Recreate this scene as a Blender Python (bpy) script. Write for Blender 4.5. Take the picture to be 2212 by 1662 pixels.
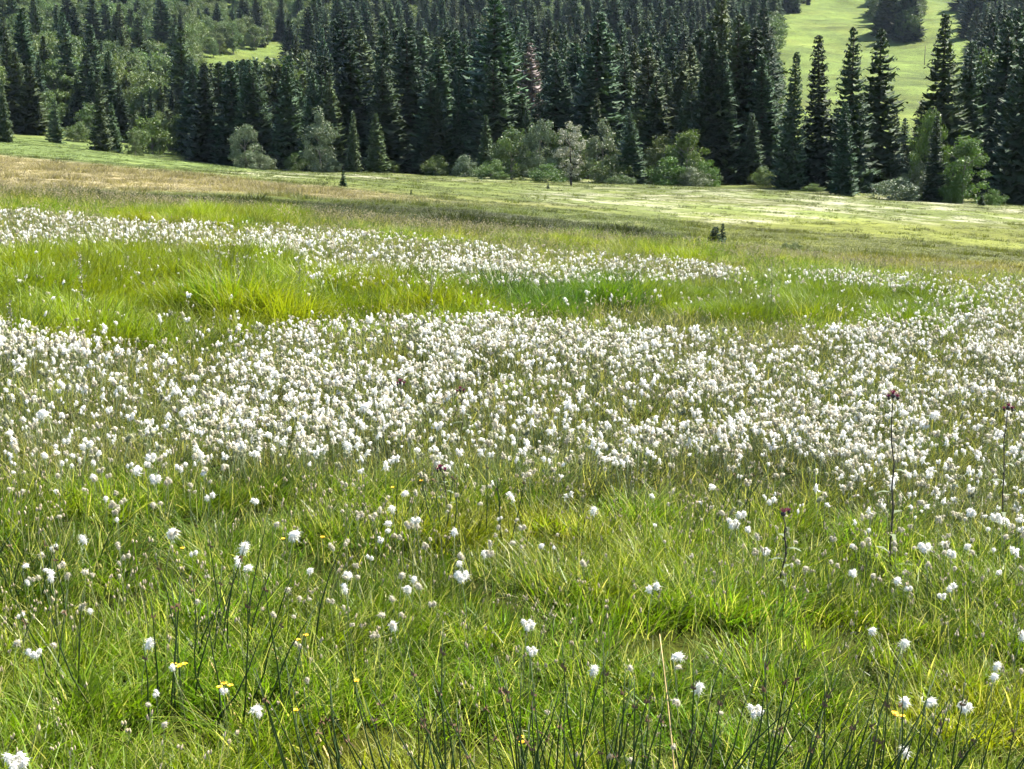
import bpy, bmesh, math, random
import numpy as np
from mathutils import Vector, Euler, Matrix

sc = bpy.context.scene
for o in list(bpy.data.objects): bpy.data.objects.remove(o)
C = sc.collection
RNG = np.random.default_rng(11)
random.seed(5)

# ------------------------------------------------------------------ camera
# layout units: the photograph at 2212 x 1662, focal length in those units
FPX, CX, CY, HOR = 3100.0, 1106.0, 831.0, 250.0
PITCH = math.atan((CY - HOR) / FPX)
CAMZ = 2.6
cam_d = bpy.data.cameras.new('camera'); cam = bpy.data.objects.new('camera', cam_d); C.objects.link(cam)
cam.location = (0, 0, CAMZ); cam.rotation_euler = (math.radians(90) - PITCH, 0, 0)
cam_d.sensor_width = 36; cam_d.lens = 36 * FPX / 2212; cam_d.clip_start = .05; cam_d.clip_end = 8000
sc.camera = cam

# ------------------------------------------------------------------ sky, sun, exposure
SUN_AZ, SUN_EL = math.radians(58), math.radians(54)          # azimuth from the view direction towards the right
w = bpy.data.worlds.new('World'); sc.world = w; w.use_nodes = True
nt = w.node_tree; nt.nodes.clear()
sky = nt.nodes.new('ShaderNodeTexSky'); sky.sky_type = 'NISHITA'; sky.sun_disc = False
sky.sun_elevation = SUN_EL; sky.sun_rotation = SUN_AZ; sky.altitude = 900
bg = nt.nodes.new('ShaderNodeBackground'); bg.inputs['Strength'].default_value = .09
wo = nt.nodes.new('ShaderNodeOutputWorld')
nt.links.new(sky.outputs[0], bg.inputs[0]); nt.links.new(bg.outputs[0], wo.inputs[0])
S = Vector((math.sin(SUN_AZ) * math.cos(SUN_EL), math.cos(SUN_AZ) * math.cos(SUN_EL), math.sin(SUN_EL)))
sd = bpy.data.lights.new('sun', 'SUN'); sd.energy = 5.0; sd.angle = math.radians(.53); sd.color = (1, .94, .82)
so = bpy.data.objects.new('sun', sd); C.objects.link(so); so.rotation_euler = (-S).to_track_quat('-Z', 'Y').to_euler()
so.location = S * 200
vs = sc.view_settings; vs.view_transform = 'Standard'; vs.look = 'None'; vs.gamma = 1; vs.use_curve_mapping = False
vs.exposure = 2.1
sc.render.engine = 'CYCLES'
sc.cycles.debug_use_spatial_splits = True; sc.cycles.adaptive_threshold = .03
sc.cycles.max_bounces = 4; sc.cycles.diffuse_bounces = 2; sc.cycles.transmission_bounces = 2; sc.cycles.volume_bounces = 0
sc.cycles.glossy_bounces = 2; sc.cycles.transparent_max_bounces = 4

# ------------------------------------------------------------------ projection and noise helpers
cp, sp = math.cos(PITCH), math.sin(PITCH)
def tan_of(y):                      # picture row -> slope of the sight line (dz/dY)
    yc = CY - np.asarray(y, float)
    return (yc * cp - FPX * sp) / (FPX * cp + yc * sp)
def project(X, Y, Z):
    dz = Z - CAMZ
    d = Y * cp - dz * sp
    return CX + FPX * X / d, CY - FPX * (Y * sp + dz * cp) / d, d
def ray(x, y):
    xc, yc = x - CX, CY - y
    Yw = FPX * cp + yc * sp
    return xc / Yw, (yc * cp - FPX * sp) / Yw           # dX/dY, dZ/dY

_perm = np.random.default_rng(3).random((64, 64))
def vnoise(x, y):
    x = np.asarray(x, float); y = np.asarray(y, float)
    xi = np.floor(x).astype(int); yi = np.floor(y).astype(int); fx = x - xi; fy = y - yi
    fx = fx * fx * (3 - 2 * fx); fy = fy * fy * (3 - 2 * fy)
    a = _perm[xi % 64, yi % 64]; b = _perm[(xi + 1) % 64, yi % 64]; c = _perm[xi % 64, (yi + 1) % 64]; d = _perm[(xi + 1) % 64, (yi + 1) % 64]
    return (a * (1 - fx) + b * fx) * (1 - fy) + (c * (1 - fx) + d * fx) * fy
def fbm(x, y, o=4):
    s = 0; a = .5; t = 0
    for i in range(o):
        s = s + a * vnoise(x * 2 ** i + 17.3 * i, y * 2 ** i + 5.1 * i); t += a; a *= .5
    return s / t
def sstep(a, b, x): t = np.clip((np.asarray(x, float) - a) / (b - a), 0, 1); return t * t * (3 - 2 * t)

# ------------------------------------------------------------------ terrain
SLOPE = .08                                             # the meadow tilts down to the right
TX = np.array([-500, 0, 553, 1106, 1659, 2212, 2700], float)
TY = np.array([29, 36, 50, 68, 86, 114, 150, 200, 260, 300, 350, 420, 500, 600, 700, 850, 1000, 1300, 2200], float)
TT = np.array([
 [400, 385, 350, 315, 300, 305, 305, 290, 275, 262, 235, 190, 140,  80,  25, -40, -100, -190, -300],
 [437, 425, 398, 360, 340, 347, 345, 329, 308, 294, 265, 215, 160, 100,  40, -30,  -90, -180, -300],
 [481, 468, 438, 405, 390, 385, 381, 374, 367, 360, 335, 285, 225, 160,  98,  10,  -60, -160, -300],
 [525, 511, 482, 455, 436, 420, 405, 392, 382, 372, 345, 290, 220, 150,  90,  10,  -60, -160, -300],
 [569, 559, 543, 520, 497, 465, 430, 402, 372, 340, 300, 240, 175, 110,  50, -25,  -90, -180, -300],
 [613, 605, 592, 568, 542, 505, 470, 440, 392, 350, 310, 245, 180, 110,  50, -25,  -90, -180, -300],
 [652, 645, 635, 612, 585, 545, 505, 470, 412, 365, 320, 250, 185, 115,  55, -20,  -85, -180, -300]], float)
_u = np.linspace(-.62, .62, 125); _ly = np.linspace(math.log(29), math.log(2200), 300)
_tu = (TX - CX) / 3150.
_g1 = np.array([np.interp(_ly, np.log(TY), r) for r in TT])
_g = np.array([np.interp(_u, _tu, _g1[:, j]) for j in range(len(_ly))]).T
def _blur(a, n, ax):
    k = np.hanning(n + 2)[1:-1]; k /= k.sum(); h = n // 2
    ap = np.concatenate([np.repeat(np.take(a, [0], ax), h, ax), a, np.repeat(np.take(a, [-1], ax), h, ax)], ax)
    return np.apply_along_axis(lambda v: np.convolve(v, k, 'valid'), ax, ap)
_g = tan_of(_blur(_blur(_g, 15, 1), 21, 0))
def far_t(u, Y):
    fu = np.clip((u - _u[0]) / (_u[1] - _u[0]), 0, len(_u) - 1.001); fl = np.clip((np.log(np.maximum(Y, 29)) - _ly[0]) / (_ly[1] - _ly[0]), 0, len(_ly) - 1.001)
    i = fu.astype(int); j = fl.astype(int); a = fu - i; b = fl - j
    return (_g[i, j] * (1 - a) + _g[i + 1, j] * a) * (1 - b) + (_g[i, j + 1] * (1 - a) + _g[i + 1, j + 1] * a) * b
def ground(X, Y):
    X = np.asarray(X, float); Y = np.asarray(Y, float)
    zn = -SLOPE * X
    Yf = np.maximum(Y, 29)
    zf = CAMZ + Yf * far_t(np.clip(X / Yf, -.62, .62), Yf)
    k = sstep(25, 34, Y)
    z = zn * (1 - k) + zf * k
    z = z + (fbm(X * 1.1, Y * 1.1, 3) - .5) * .10 * (1 - sstep(30, 70, Y)) + (fbm(X * .35 + 9, Y * .35, 3) - .5) * .14
    z = z + (fbm(X * .05, Y * .05, 3) - .5) * .9 * sstep(35, 120, Y) + (fbm(X * .012, Y * .012, 4) - .5) * 14 * sstep(320, 700, Y)
    return z
def gz(x, y): return float(ground(np.array([x]), np.array([y]))[0])
def on_ground(px, py, hgt=0.0, ymin=3.2, ymax=400):
    """where the sight line through a picture point passes hgt above the ground"""
    dx, dz = ray(px, py)
    Y = np.exp(np.linspace(math.log(ymin), math.log(ymax), 1500))
    f = CAMZ + dz * Y - ground(dx * Y, Y) - hgt
    i = np.argmax(f < 0)
    y = Y[i] if f[i] < 0 else Y[-1]
    return float(dx * y), float(y)
def at_depth(px, Y): return ray(px, 330)[0] * Y

# ------------------------------------------------------------------ where what grows (plant colours, with one painted shade spot)
def lin(r, g, b):
    f = lambda c: ((c / 255 + .055) / 1.055) ** 2.4 if c > 10 else c / 255 / 12.92
    return np.array([f(r), f(g), f(b)])
def band(x, y, xs, y0, y1, soft=6):
    a = np.interp(x, xs, y0); b = np.interp(x, xs, y1)
    k = sstep(-soft, soft, y - a) * sstep(-soft, soft, b - y)
    return k * sstep(xs[0] - 40, xs[0] + 40, x) * (1 - sstep(xs[-1] - 40, xs[-1] + 40, x))
COL = dict(near=(.118, .186, .007), olive=(.034, .043, .005), yellow=(.168, .212, .008), straw=(.205, .175, .092), dark=(.050, .075, .012),
           lush=(.070, .125, .009), drift=(.120, .145, .036), bog=(.080, .098, .024), valley=(.085, .115, .032), hill=(.070, .098, .021), gold=(.170, .155, .022))
COL = {k: np.array(v) for k, v in COL.items()}
def plant_zone(X, Y, lift=0.0):
    """rgb tint, height factor and lushness of the grass at a place"""
    X = np.asarray(X, float); Y = np.asarray(Y, float)
    Z = ground(X, Y) + lift
    x, y, d = project(X, Y, Z)
    ok = Y > 2
    x = np.where(ok, x, 1106); y = np.where(ok, y, 1700)
    wob = (fbm(X * .5, Y * .5, 3) - .5)
    yw = y + wob * np.interp(Y, [5, 24, 55, 140], [110, 75, 22, 8]); xw = x + (fbm(X * .4 + 40, Y * .4, 3) - .5) * 160
    n = fbm(X * 1.3 + 3, Y * 1.3, 3)[..., None]; n2 = fbm(X * .06 + 7, Y * .06, 4)[..., None]
    c = COL['near'] * (.6 + .9 * n) + np.array([.06, .02, 0]) * sstep(.5, .75, fbm(X * .8 + 50, Y * .8, 2))[..., None]
    hf = np.ones_like(X); lush = np.zeros_like(X)
    def put(k, col, h=None, l=0):
        nonlocal c, hf, lush
        c = c * (1 - k[..., None]) + np.asarray(col) * k[..., None]
        if h is not None: hf = hf * (1 - k) + h * k
        lush = np.maximum(lush * (1 - k), l * k)
    # far meadow first, then the nearer bands over it
    far = sstep(28, 36, Y)
    put(far, COL['bog'] * (.6 + .85 * n2) * (.8 + .4 * n), .8)
    put(far * (1 - sstep(520, 640, xw)) * sstep(120, 160, Y), COL['valley'] * (.65 + .7 * n2), .8)
    put(sstep(215, 250, Y) * sstep(1500, 1650, x), COL['hill'] * (.62 + .75 * n2), .5)
    put(sstep(420, 500, Y), COL['hill'] * (.62 + .75 * n2), .5)
    put(band(x, y, [1480, 1700, 2500], [462, 470, 490], [560, 580, 600], 12) * far, np.array([.100, .112, .020]) * (.6 + .8 * n2) * (.8 + .4 * n), .9)
    put(band(xw, yw, [1520, 1800, 2300], [548, 556, 572], [578, 600, 622], 7) * far, COL['gold'] * (.75 + .5 * n), .9)
    put(band(x, y, [-200, 0, 553, 1000, 1350], [300, 336, 388, 432, 448], [380, 402, 416, 442, 450], 5) * far * (1 - .8 * sstep(700, 1050, x)), COL['straw'] * (.75 + .5 * n), .9)
    put(band(x, y, [-200, 0, 553, 1000, 1500], [372, 404, 424, 448, 508], [400, 446, 472, 500, 552], 6) * sstep(28, 33, Y), COL['olive'] * (.62 + .5 * n2), 1.0)
    put(band(xw, yw, [250, 640], [446, 462], [482, 490], 6), COL['yellow'] * (.8 + .4 * n), 1.1, .5)
    put(band(xw, yw, [1050, 1560], [505, 540], [530, 562], 6), COL['yellow'] * (.8 + .4 * n), 1.1, .5)
    # drifts
    put(band(xw, yw, [-200, 1100, 2400], [690, 690, 660], [1010, 1010, 1150], 25), COL['drift'] * (.72 + .6 * n), .95)
    put(band(xw, yw, [-200, 0, 300, 900, 1600], [440, 445, 475, 505, 565], [530, 535, 520, 600, 590], 8), COL['drift'] * (.8 + .5 * n), .95)
    # lush yellow green belt
    put(band(xw, yw, [-200, 180, 500, 640], [545, 545, 545, 560], [700, 745, 745, 660], 12), COL['yellow'] * (.68 + .62 * n), 1.35, 1)
    put(band(xw, yw, [560, 1060], [600, 622], [668, 672], 10), COL['yellow'] * (.68 + .62 * n), 1.25, 1)
    put(band(xw, yw, [1040, 1420], [612, 604], [655, 662], 10), COL['lush'] * (.85 + .5 * n), 1.4, 1)
    put(band(xw, yw, [1380, 2050], [600, 618], [668, 682], 10), (COL['lush'] + COL['yellow']) * .5 * (.7 + .6 * n), 1.0, 1)
    put(band(xw, yw, [1280, 1520], [648, 652], [706, 712], 10), COL['dark'] * (1.1 + .6 * n) + np.array([.02, .005, .005]), 1.1)
    # dark spots in front: rushes, and shade painted into the tint at the left border
    for (ex, ey, rx, ry, kk) in [(470, 1075, 150, 60, .6), (20, 1180, 80, 90, .9), (1000, 1020, 90, 45, .6), (880, 800, 60, 40, .5), (1590, 1060, 60, 60, .6), (430, 740, 120, 30, .7), (1880, 930, 60, 45, .5)]:
        q = 1 - sstep(.5, 1.15, np.hypot((xw - ex) / rx, (yw - ey) / ry)); put(q * kk, COL['lush'] * .75, 1.1)
    hf = hf * (1 + lush * (fbm(X * 1.6 + 11, Y * 1.6, 2) - .5) * 1.3)
    return c, hf, lush
def cotton_density(hx, hy, X, Y):
    """heads per square metre, by where the head shows"""
    n = fbm(X * 1.5, Y * 1.5, 3); n2 = fbm(X * .45 + 20, Y * .45, 3)
    cl = (.15 + 1.0 * sstep(.38, .6, n)) * (.4 + 1.2 * sstep(.35, .6, n2))
    D = band(hx, hy, [-300, 0, 400, 520, 700, 1050, 1300, 1700, 1850, 2212, 2600], [690, 690, 762, 712, 690, 684, 700, 728, 700, 655, 640],
             [1000, 1000, 1010, 1010, 1010, 1000, 1000, 1010, 1060, 1150, 1180], 22) * (40 + 165 * cl)
    D = D * np.where((hx < 450) & (hy < 880), .75, 1.0)
    a = band(hx, hy, [-300, 0, 300, 640, 660, 900, 1100, 1500, 1600], [430, 446, 474, 482, 490, 506, 528, 562, 576], [532, 534, 520, 540, 598, 612, 612, 602, 590], 6) * (16 + 95 * cl * np.clip(.35 + sstep(-60, -15, hy - np.interp(hx, [0, 300, 640, 660, 1600], [534, 524, 545, 604, 598])) * 1.3, 0, 1.6) * np.where((hx > 320) & (hx < 620), .55, 1) + 10)
    b = band(hx, hy, [1730, 1980], [578, 588], [612, 618], 5) * 70 + band(hx, hy, [2000, 2500], [606, 606], [665, 680], 6) * (20 + 40 * cl)
    D = np.maximum(D, np.maximum(a, b))
    belt = band(hx, hy, [-300, 2600], [520, 600], [740, 740], 10); D = np.maximum(D, belt * 15 * sstep(.45, .62, n))
    near = sstep(985, 1040, hy) * (1 - sstep(1330, 1500, hy)); D = np.maximum(D, near * 40 * sstep(.42, .62, n))
    D = np.maximum(D, sstep(1330, 1500, hy) * 5 * sstep(.55, .66, n))
    return D

# ------------------------------------------------------------------ materials
def mat(name):
    m = bpy.data.materials.new(name); m.use_nodes = True; m.node_tree.nodes.clear(); return m, m.node_tree
def N(nt, t, **kw):
    n = nt.nodes.new(t)
    for k, v in kw.items(): setattr(n, k, v)
    return n
def leafy(name, base=None, attr=None, attr_type='INSTANCER', spread=.35, trans=.35, hue_to=None, rough=.55, gloss=.35, obj_rand=0.0, tip=None):
    """leaf: diffuse + light through it + a little gloss; colour varies by blade ('bl') and by object"""
    m, nt = mat(name); L = nt.links.new
    out = N(nt, 'ShaderNodeOutputMaterial')
    if attr:
        a = N(nt, 'ShaderNodeAttribute', attribute_name=attr, attribute_type=attr_type); col = a.outputs['Color']
    else:
        r = N(nt, 'ShaderNodeRGB'); r.outputs[0].default_value = (*base, 1); col = r.outputs[0]
    bl = N(nt, 'ShaderNodeAttribute', attribute_name='bl', attribute_type='GEOMETRY')
    if hue_to is not None:
        rm = N(nt, 'ShaderNodeMapRange'); rm.inputs[1].default_value = .62; rm.inputs[2].default_value = 1.0; rm.inputs[3].default_value = 0; rm.inputs[4].default_value = .85
        L(bl.outputs['Fac'], rm.inputs[0])
        mx = N(nt, 'ShaderNodeMix', data_type='RGBA'); mx.inputs[7].default_value = (*hue_to, 1)
        L(rm.outputs[0], mx.inputs[0]); L(col, mx.inputs[6]); col = mx.outputs[2]
    mr = N(nt, 'ShaderNodeMapRange'); mr.inputs[3].default_value = 1 - spread; mr.inputs[4].default_value = 1 + spread
    L(bl.outputs['Fac'], mr.inputs[0]); val = mr.outputs[0]
    if obj_rand:
        oi = N(nt, 'ShaderNodeObjectInfo'); m2 = N(nt, 'ShaderNodeMapRange'); m2.inputs[3].default_value = 1 - obj_rand; m2.inputs[4].default_value = 1 + obj_rand
        L(oi.outputs['Random'], m2.inputs[0]); mm = N(nt, 'ShaderNodeMath', operation='MULTIPLY'); L(val, mm.inputs[0]); L(m2.outputs[0], mm.inputs[1]); val = mm.outputs[0]
        hs = N(nt, 'ShaderNodeHueSaturation'); m3 = N(nt, 'ShaderNodeMapRange'); m3.inputs[3].default_value = .485; m3.inputs[4].default_value = .53
        wn = N(nt, 'ShaderNodeTexWhiteNoise', noise_dimensions='1D'); L(oi.outputs['Random'], wn.inputs['W']); L(wn.outputs['Value'], m3.inputs[0]); L(m3.outputs[0], hs.inputs['Hue']); L(col, hs.inputs['Color']); col = hs.outputs[0]
    vm = N(nt, 'ShaderNodeVectorMath', operation='SCALE'); L(col, vm.inputs[0]); L(val, vm.inputs['Scale']); col = vm.outputs[0]
    d = N(nt, 'ShaderNodeBsdfPrincipled'); d.inputs['Roughness'].default_value = rough; d.inputs['Specular IOR Level'].default_value = gloss
    L(col, d.inputs['Base Color'])
    sh = d.outputs[0]
    if trans:
        t = N(nt, 'ShaderNodeBsdfTranslucent'); hs2 = N(nt, 'ShaderNodeVectorMath', operation='MULTIPLY'); hs2.inputs[1].default_value = (1.12, 1.18, .6)
        L(col, hs2.inputs[0]); L(hs2.outputs[0], t.inputs[0])
        ms = N(nt, 'ShaderNodeMixShader'); ms.inputs[0].default_value = trans; L(sh, ms.inputs[1]); L(t.outputs[0], ms.inputs[2]); sh = ms.outputs[0]
    L(sh, out.inputs[0]); return m
def plain(name, col, rough=.7, noise=.25, scale=20, gloss=.3, trans=0, transcol=None):
    m, nt = mat(name); L = nt.links.new
    out = N(nt, 'ShaderNodeOutputMaterial'); p = N(nt, 'ShaderNodeBsdfPrincipled'); p.inputs['Roughness'].default_value = rough; p.inputs['Specular IOR Level'].default_value = gloss
    tc = N(nt, 'ShaderNodeTexCoord'); nz = N(nt, 'ShaderNodeTexNoise'); nz.inputs['Scale'].default_value = scale; nz.inputs['Detail'].default_value = 4
    L(tc.outputs['Object'], nz.inputs['Vector'])
    mr = N(nt, 'ShaderNodeMapRange'); mr.inputs[3].default_value = 1 - noise; mr.inputs[4].default_value = 1 + noise; mr.inputs[1].default_value = .25; mr.inputs[2].default_value = .75
    L(nz.outputs[0], mr.inputs[0])
    vm = N(nt, 'ShaderNodeVectorMath', operation='SCALE'); vm.inputs[0].default_value = col; L(mr.outputs[0], vm.inputs['Scale']); L(vm.outputs[0], p.inputs['Base Color'])
    sh = p.outputs[0]
    if trans:
        t = N(nt, 'ShaderNodeBsdfTranslucent'); L(vm.outputs[0], t.inputs[0]); ms = N(nt, 'ShaderNodeMixShader'); ms.inputs[0].default_value = trans
        L(sh, ms.inputs[1]); L(t.outputs[0], ms.inputs[2]); sh = ms.outputs[0]
    L(sh, out.inputs[0]); return m

M = {}
M['grass'] = leafy('grass_blades', attr='tint', spread=.6, trans=.5, hue_to=(.29, .25, .10), rough=.4, gloss=.2)
M['grass_lush'] = leafy('lush_grass_blades', attr='tint', spread=.35, trans=.45, rough=.5, gloss=.3)
M['grass_far'] = leafy('far_grass_blades', attr='tint', spread=.35, trans=.40, rough=.6, gloss=.25)
M['seed'] = plain('sedge_seed_heads', (.36, .29, .18), .8, .4, 60)
M['sedge_stem'] = plain('sedge_stems', (.13, .14, .05), .6, .3, 12, trans=.2)
M['rush'] = plain('rush_stems', (.020, .040, .008), .55, .35, 8, .2)
M['cotton'] = plain('cottongrass_wool', (.86, .835, .765), .95, .06, 90, .05, trans=.42)
M['cotton_old'] = plain('weathered_cottongrass_wool', (.56, .51, .39), .95, .15, 90, .05, trans=.4)
M['cotton_sage'] = plain('spent_cottongrass_wool', (.30, .30, .18), .95, .2, 90, .05, trans=.35)
M['cotton_stem'] = plain('cottongrass_stems', (.10, .125, .045), .5, .3, 10, .4)
M['bract'] = plain('cottongrass_bracts', (.12, .07, .035), .7, .3, 30)
M['needles'] = leafy('spruce_needles', base=(.031, .056, .027), spread=.55, trans=.08, rough=.7, gloss=.18, obj_rand=.42)
M['needles_olive'] = leafy('olive_spruce_needles', base=(.046, .066, .027), spread=.5, trans=.08, rough=.7, gloss=.18, obj_rand=.3)
M['needles_light'] = leafy('young_spruce_needles', base=(.050, .074, .030), spread=.4, trans=.1, rough=.7, gloss=.18, obj_rand=.2)
M['leaves'] = leafy('broadleaf_foliage', base=(.078, .112, .036), spread=.45, trans=.3, rough=.55, gloss=.3, obj_rand=.3)
M['leaves_pale'] = leafy('willow_foliage', base=(.085, .112, .060), spread=.35, trans=.2, rough=.55, gloss=.35, obj_rand=.12)
M['leaves_grey'] = leafy('grey_birch_foliage', base=(.21, .215, .17), spread=.35, trans=.2, rough=.55, gloss=.35)
M['leaves_green'] = leafy('fresh_green_foliage', base=(.068, .108, .022), spread=.35, trans=.3, rough=.55, gloss=.3, obj_rand=.12)
M['dead'] = leafy('dead_spruce_twigs', base=(.175, .145, .14), spread=.3, trans=.05, rough=.8, gloss=.1)
M['bark'] = plain('spruce_bark', (.060, .043, .032), .9, .4, 3)
M['bark_grey'] = plain('grey_bark', (.13, .115, .10), .9, .4, 3)
M['bark_dark'] = plain('dark_birch_bark', (.025, .02, .016), .9, .4, 3)  # birch trunk, darker than the other barks
M['thistle_stem'] = plain('thistle_stem', (.035, .028, .022), .7, .4, 30)
M['thistle_leaf'] = plain('thistle_leaf', (.10, .125, .06), .6, .3, 20, trans=.2)
M['thistle_flower'] = plain('thistle_flower', (.20, .03, .085), .8, .3, 80, .2, trans=.15)
M['spike'] = plain('pale_seeding_spike', (.26, .25, .17), .85, .3, 50, .2, trans=.2)
M['yellow'] = plain('trefoil_petals', (.80, .47, .015), .5, .12, 60, .3, trans=.25)
M['stalk'] = plain('dry_straw_stalk', (.44, .31, .12), .6, .3, 15, .4)
M['pole'] = plain('weathered_pole_wood', (.12, .10, .08), .85, .3, 2)

def ground_mat():
    m, nt = mat('meadow_ground'); L = nt.links.new
    out = N(nt, 'ShaderNodeOutputMaterial'); p = N(nt, 'ShaderNodeBsdfPrincipled'); p.inputs['Roughness'].default_value = .95; p.inputs['Specular IOR Level'].default_value = .1
    a = N(nt, 'ShaderNodeAttribute', attribute_name='col'); pl = N(nt, 'ShaderNodeAttribute', attribute_name='pale')
    tc = N(nt, 'ShaderNodeTexCoord')
    n1 = N(nt, 'ShaderNodeTexNoise'); n1.inputs['Scale'].default_value = 1.7; n1.inputs['Detail'].default_value = 9; n1.inputs['Roughness'].default_value = .72; L(tc.outputs['Object'], n1.inputs[0])
    n2 = N(nt, 'ShaderNodeTexNoise'); n2.inputs['Scale'].default_value = .16; n2.inputs['Detail'].default_value = 8; n2.inputs['Roughness'].default_value = .66; L(tc.outputs['Object'], n2.inputs[0])
    mr = N(nt, 'ShaderNodeMapRange'); mr.inputs[1].default_value = .28; mr.inputs[2].default_value = .72; mr.inputs[3].default_value = .45; mr.inputs[4].default_value = 1.55; L(n1.outputs[0], mr.inputs[0])
    vm = N(nt, 'ShaderNodeVectorMath', operation='SCALE'); L(a.outputs['Color'], vm.inputs[0]); L(mr.outputs[0], vm.inputs['Scale'])
    n3 = N(nt, 'ShaderNodeTexNoise'); n3.inputs['Scale'].default_value = .045; n3.inputs['Detail'].default_value = 10; n3.inputs['Roughness'].default_value = .78; L(tc.outputs['Object'], n3.inputs[0])
    m3 = N(nt, 'ShaderNodeMapRange'); m3.inputs[1].default_value = .35; m3.inputs[2].default_value = .65; m3.inputs[3].default_value = .5; m3.inputs[4].default_value = 1.5; L(n3.outputs[0], m3.inputs[0])
    v3 = N(nt, 'ShaderNodeVectorMath', operation='SCALE'); L(vm.outputs[0], v3.inputs[0]); L(m3.outputs[0], v3.inputs['Scale'])
    n4 = N(nt, 'ShaderNodeTexNoise'); n4.inputs['Scale'].default_value = .02; n4.inputs['Detail'].default_value = 7; n4.inputs['Roughness'].default_value = .7; L(v3.outputs[0], n4.inputs[0]) if False else L(tc.outputs['Object'], n4.inputs[0])
    m4 = N(nt, 'ShaderNodeMapRange'); m4.inputs[1].default_value = .48; m4.inputs[2].default_value = .68; m4.inputs[3].default_value = 0; m4.inputs[4].default_value = .55; L(n4.outputs[0], m4.inputs[0])
    x4 = N(nt, 'ShaderNodeMix', data_type='RGBA', blend_type='MULTIPLY'); x4.inputs[7].default_value = (1.35, 1.0, .85, 1); L(m4.outputs[0], x4.inputs[0]); L(v3.outputs[0], x4.inputs[6]); vm = x4; vmo = x4.outputs[2]
    th = N(nt, 'ShaderNodeMapRange'); th.inputs[1].default_value = .47; th.inputs[2].default_value = .66; L(n2.outputs[0], th.inputs[0])
    mk = N(nt, 'ShaderNodeMath', operation='MULTIPLY'); L(th.outputs[0], mk.inputs[0]); L(pl.outputs['Fac'], mk.inputs[1])
    mx = N(nt, 'ShaderNodeMix', data_type='RGBA'); mx.inputs[7].default_value = (.28, .27, .19, 1); L(mk.outputs[0], mx.inputs[0]); L(vmo, mx.inputs[6])
    L(mx.outputs[2], p.inputs['Base Color'])
    bp = N(nt, 'ShaderNodeBump'); bp.inputs['Strength'].default_value = .7; bp.inputs['Distance'].default_value = .25; L(n1.outputs[0], bp.inputs['Height']); L(bp.outputs[0], p.inputs['Normal'])
    L(p.outputs[0], out.inputs[0]); return m
M['ground'] = ground_mat()

# ------------------------------------------------------------------ mesh helpers
class MB:
    def __init__(s): s.v = []; s.f = []; s.b = []; s.mi = []; s.n = 0
    def add(s, v, f, bl=.5, mi=0):
        v = np.asarray(v, float); s.v.append(v); s.f += [tuple(int(i) + s.n for i in q) for q in f]
        s.b.append(np.full(len(v), bl) if np.isscalar(bl) else np.asarray(bl, float)); s.mi += [mi] * len(f); s.n += len(v)
    def mesh(s, name, mats, smooth=False):
        me = bpy.data.meshes.new(name); me.from_pydata(np.concatenate(s.v).tolist(), [], s.f)
        at = me.attributes.new('bl', 'FLOAT', 'POINT'); at.data.foreach_set('value', np.concatenate(s.b).astype(np.float32))
        for m in (mats if isinstance(mats, (list, tuple)) else [mats]): me.materials.append(m)
        if any(s.mi): me.polygons.foreach_set('material_index', s.mi)
        if smooth: me.polygons.foreach_set('use_smooth', [True] * len(s.f))
        me.update(); return me
    def tube(s, pts, radii, sides=6, bl=.5, mi=0, cap=True):
        pts = np.asarray(pts, float); rings = []
        for i, p in enumerate(pts):
            t = pts[min(i + 1, len(pts) - 1)] - pts[max(i - 1, 0)]; t = t / (np.linalg.norm(t) + 1e-9)
            a = np.cross(t, [0, 1, 0] if abs(t[1]) < .9 else [1, 0, 0]); a /= np.linalg.norm(a); b = np.cross(t, a)
            an = np.arange(sides) * 2 * math.pi / sides
            rings.append(p + radii[i] * (np.cos(an)[:, None] * a + np.sin(an)[:, None] * b))
        f = []
        for i in range(len(pts) - 1):
            for k in range(sides): f.append((i * sides + k, i * sides + (k + 1) % sides, (i + 1) * sides + (k + 1) % sides, (i + 1) * sides + k))
        if cap: f.append(tuple(range((len(pts) - 1) * sides, len(pts) * sides)))
        s.add(np.concatenate(rings), f, bl, mi)
def link(o, parent=None):
    C.objects.link(o)
    if parent is not None: o.parent = parent
    return o
def obj(name, me, parent=None): return link(bpy.data.objects.new(name, me), parent)
def tag(o, label, cat, group=None, kind=None):
    o['label'] = label; o['category'] = cat
    if group: o['group'] = group
    if kind: o['kind'] = kind
    return o
def empty(name, loc, rz=0, s=1):
    o = bpy.data.objects.new(name, None); C.objects.link(o); o.location = loc; o.rotation_euler = (0, 0, rz)
    o.scale = (s, s, s) if np.isscalar(s) else s; o.empty_display_size = .1; return o

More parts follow.
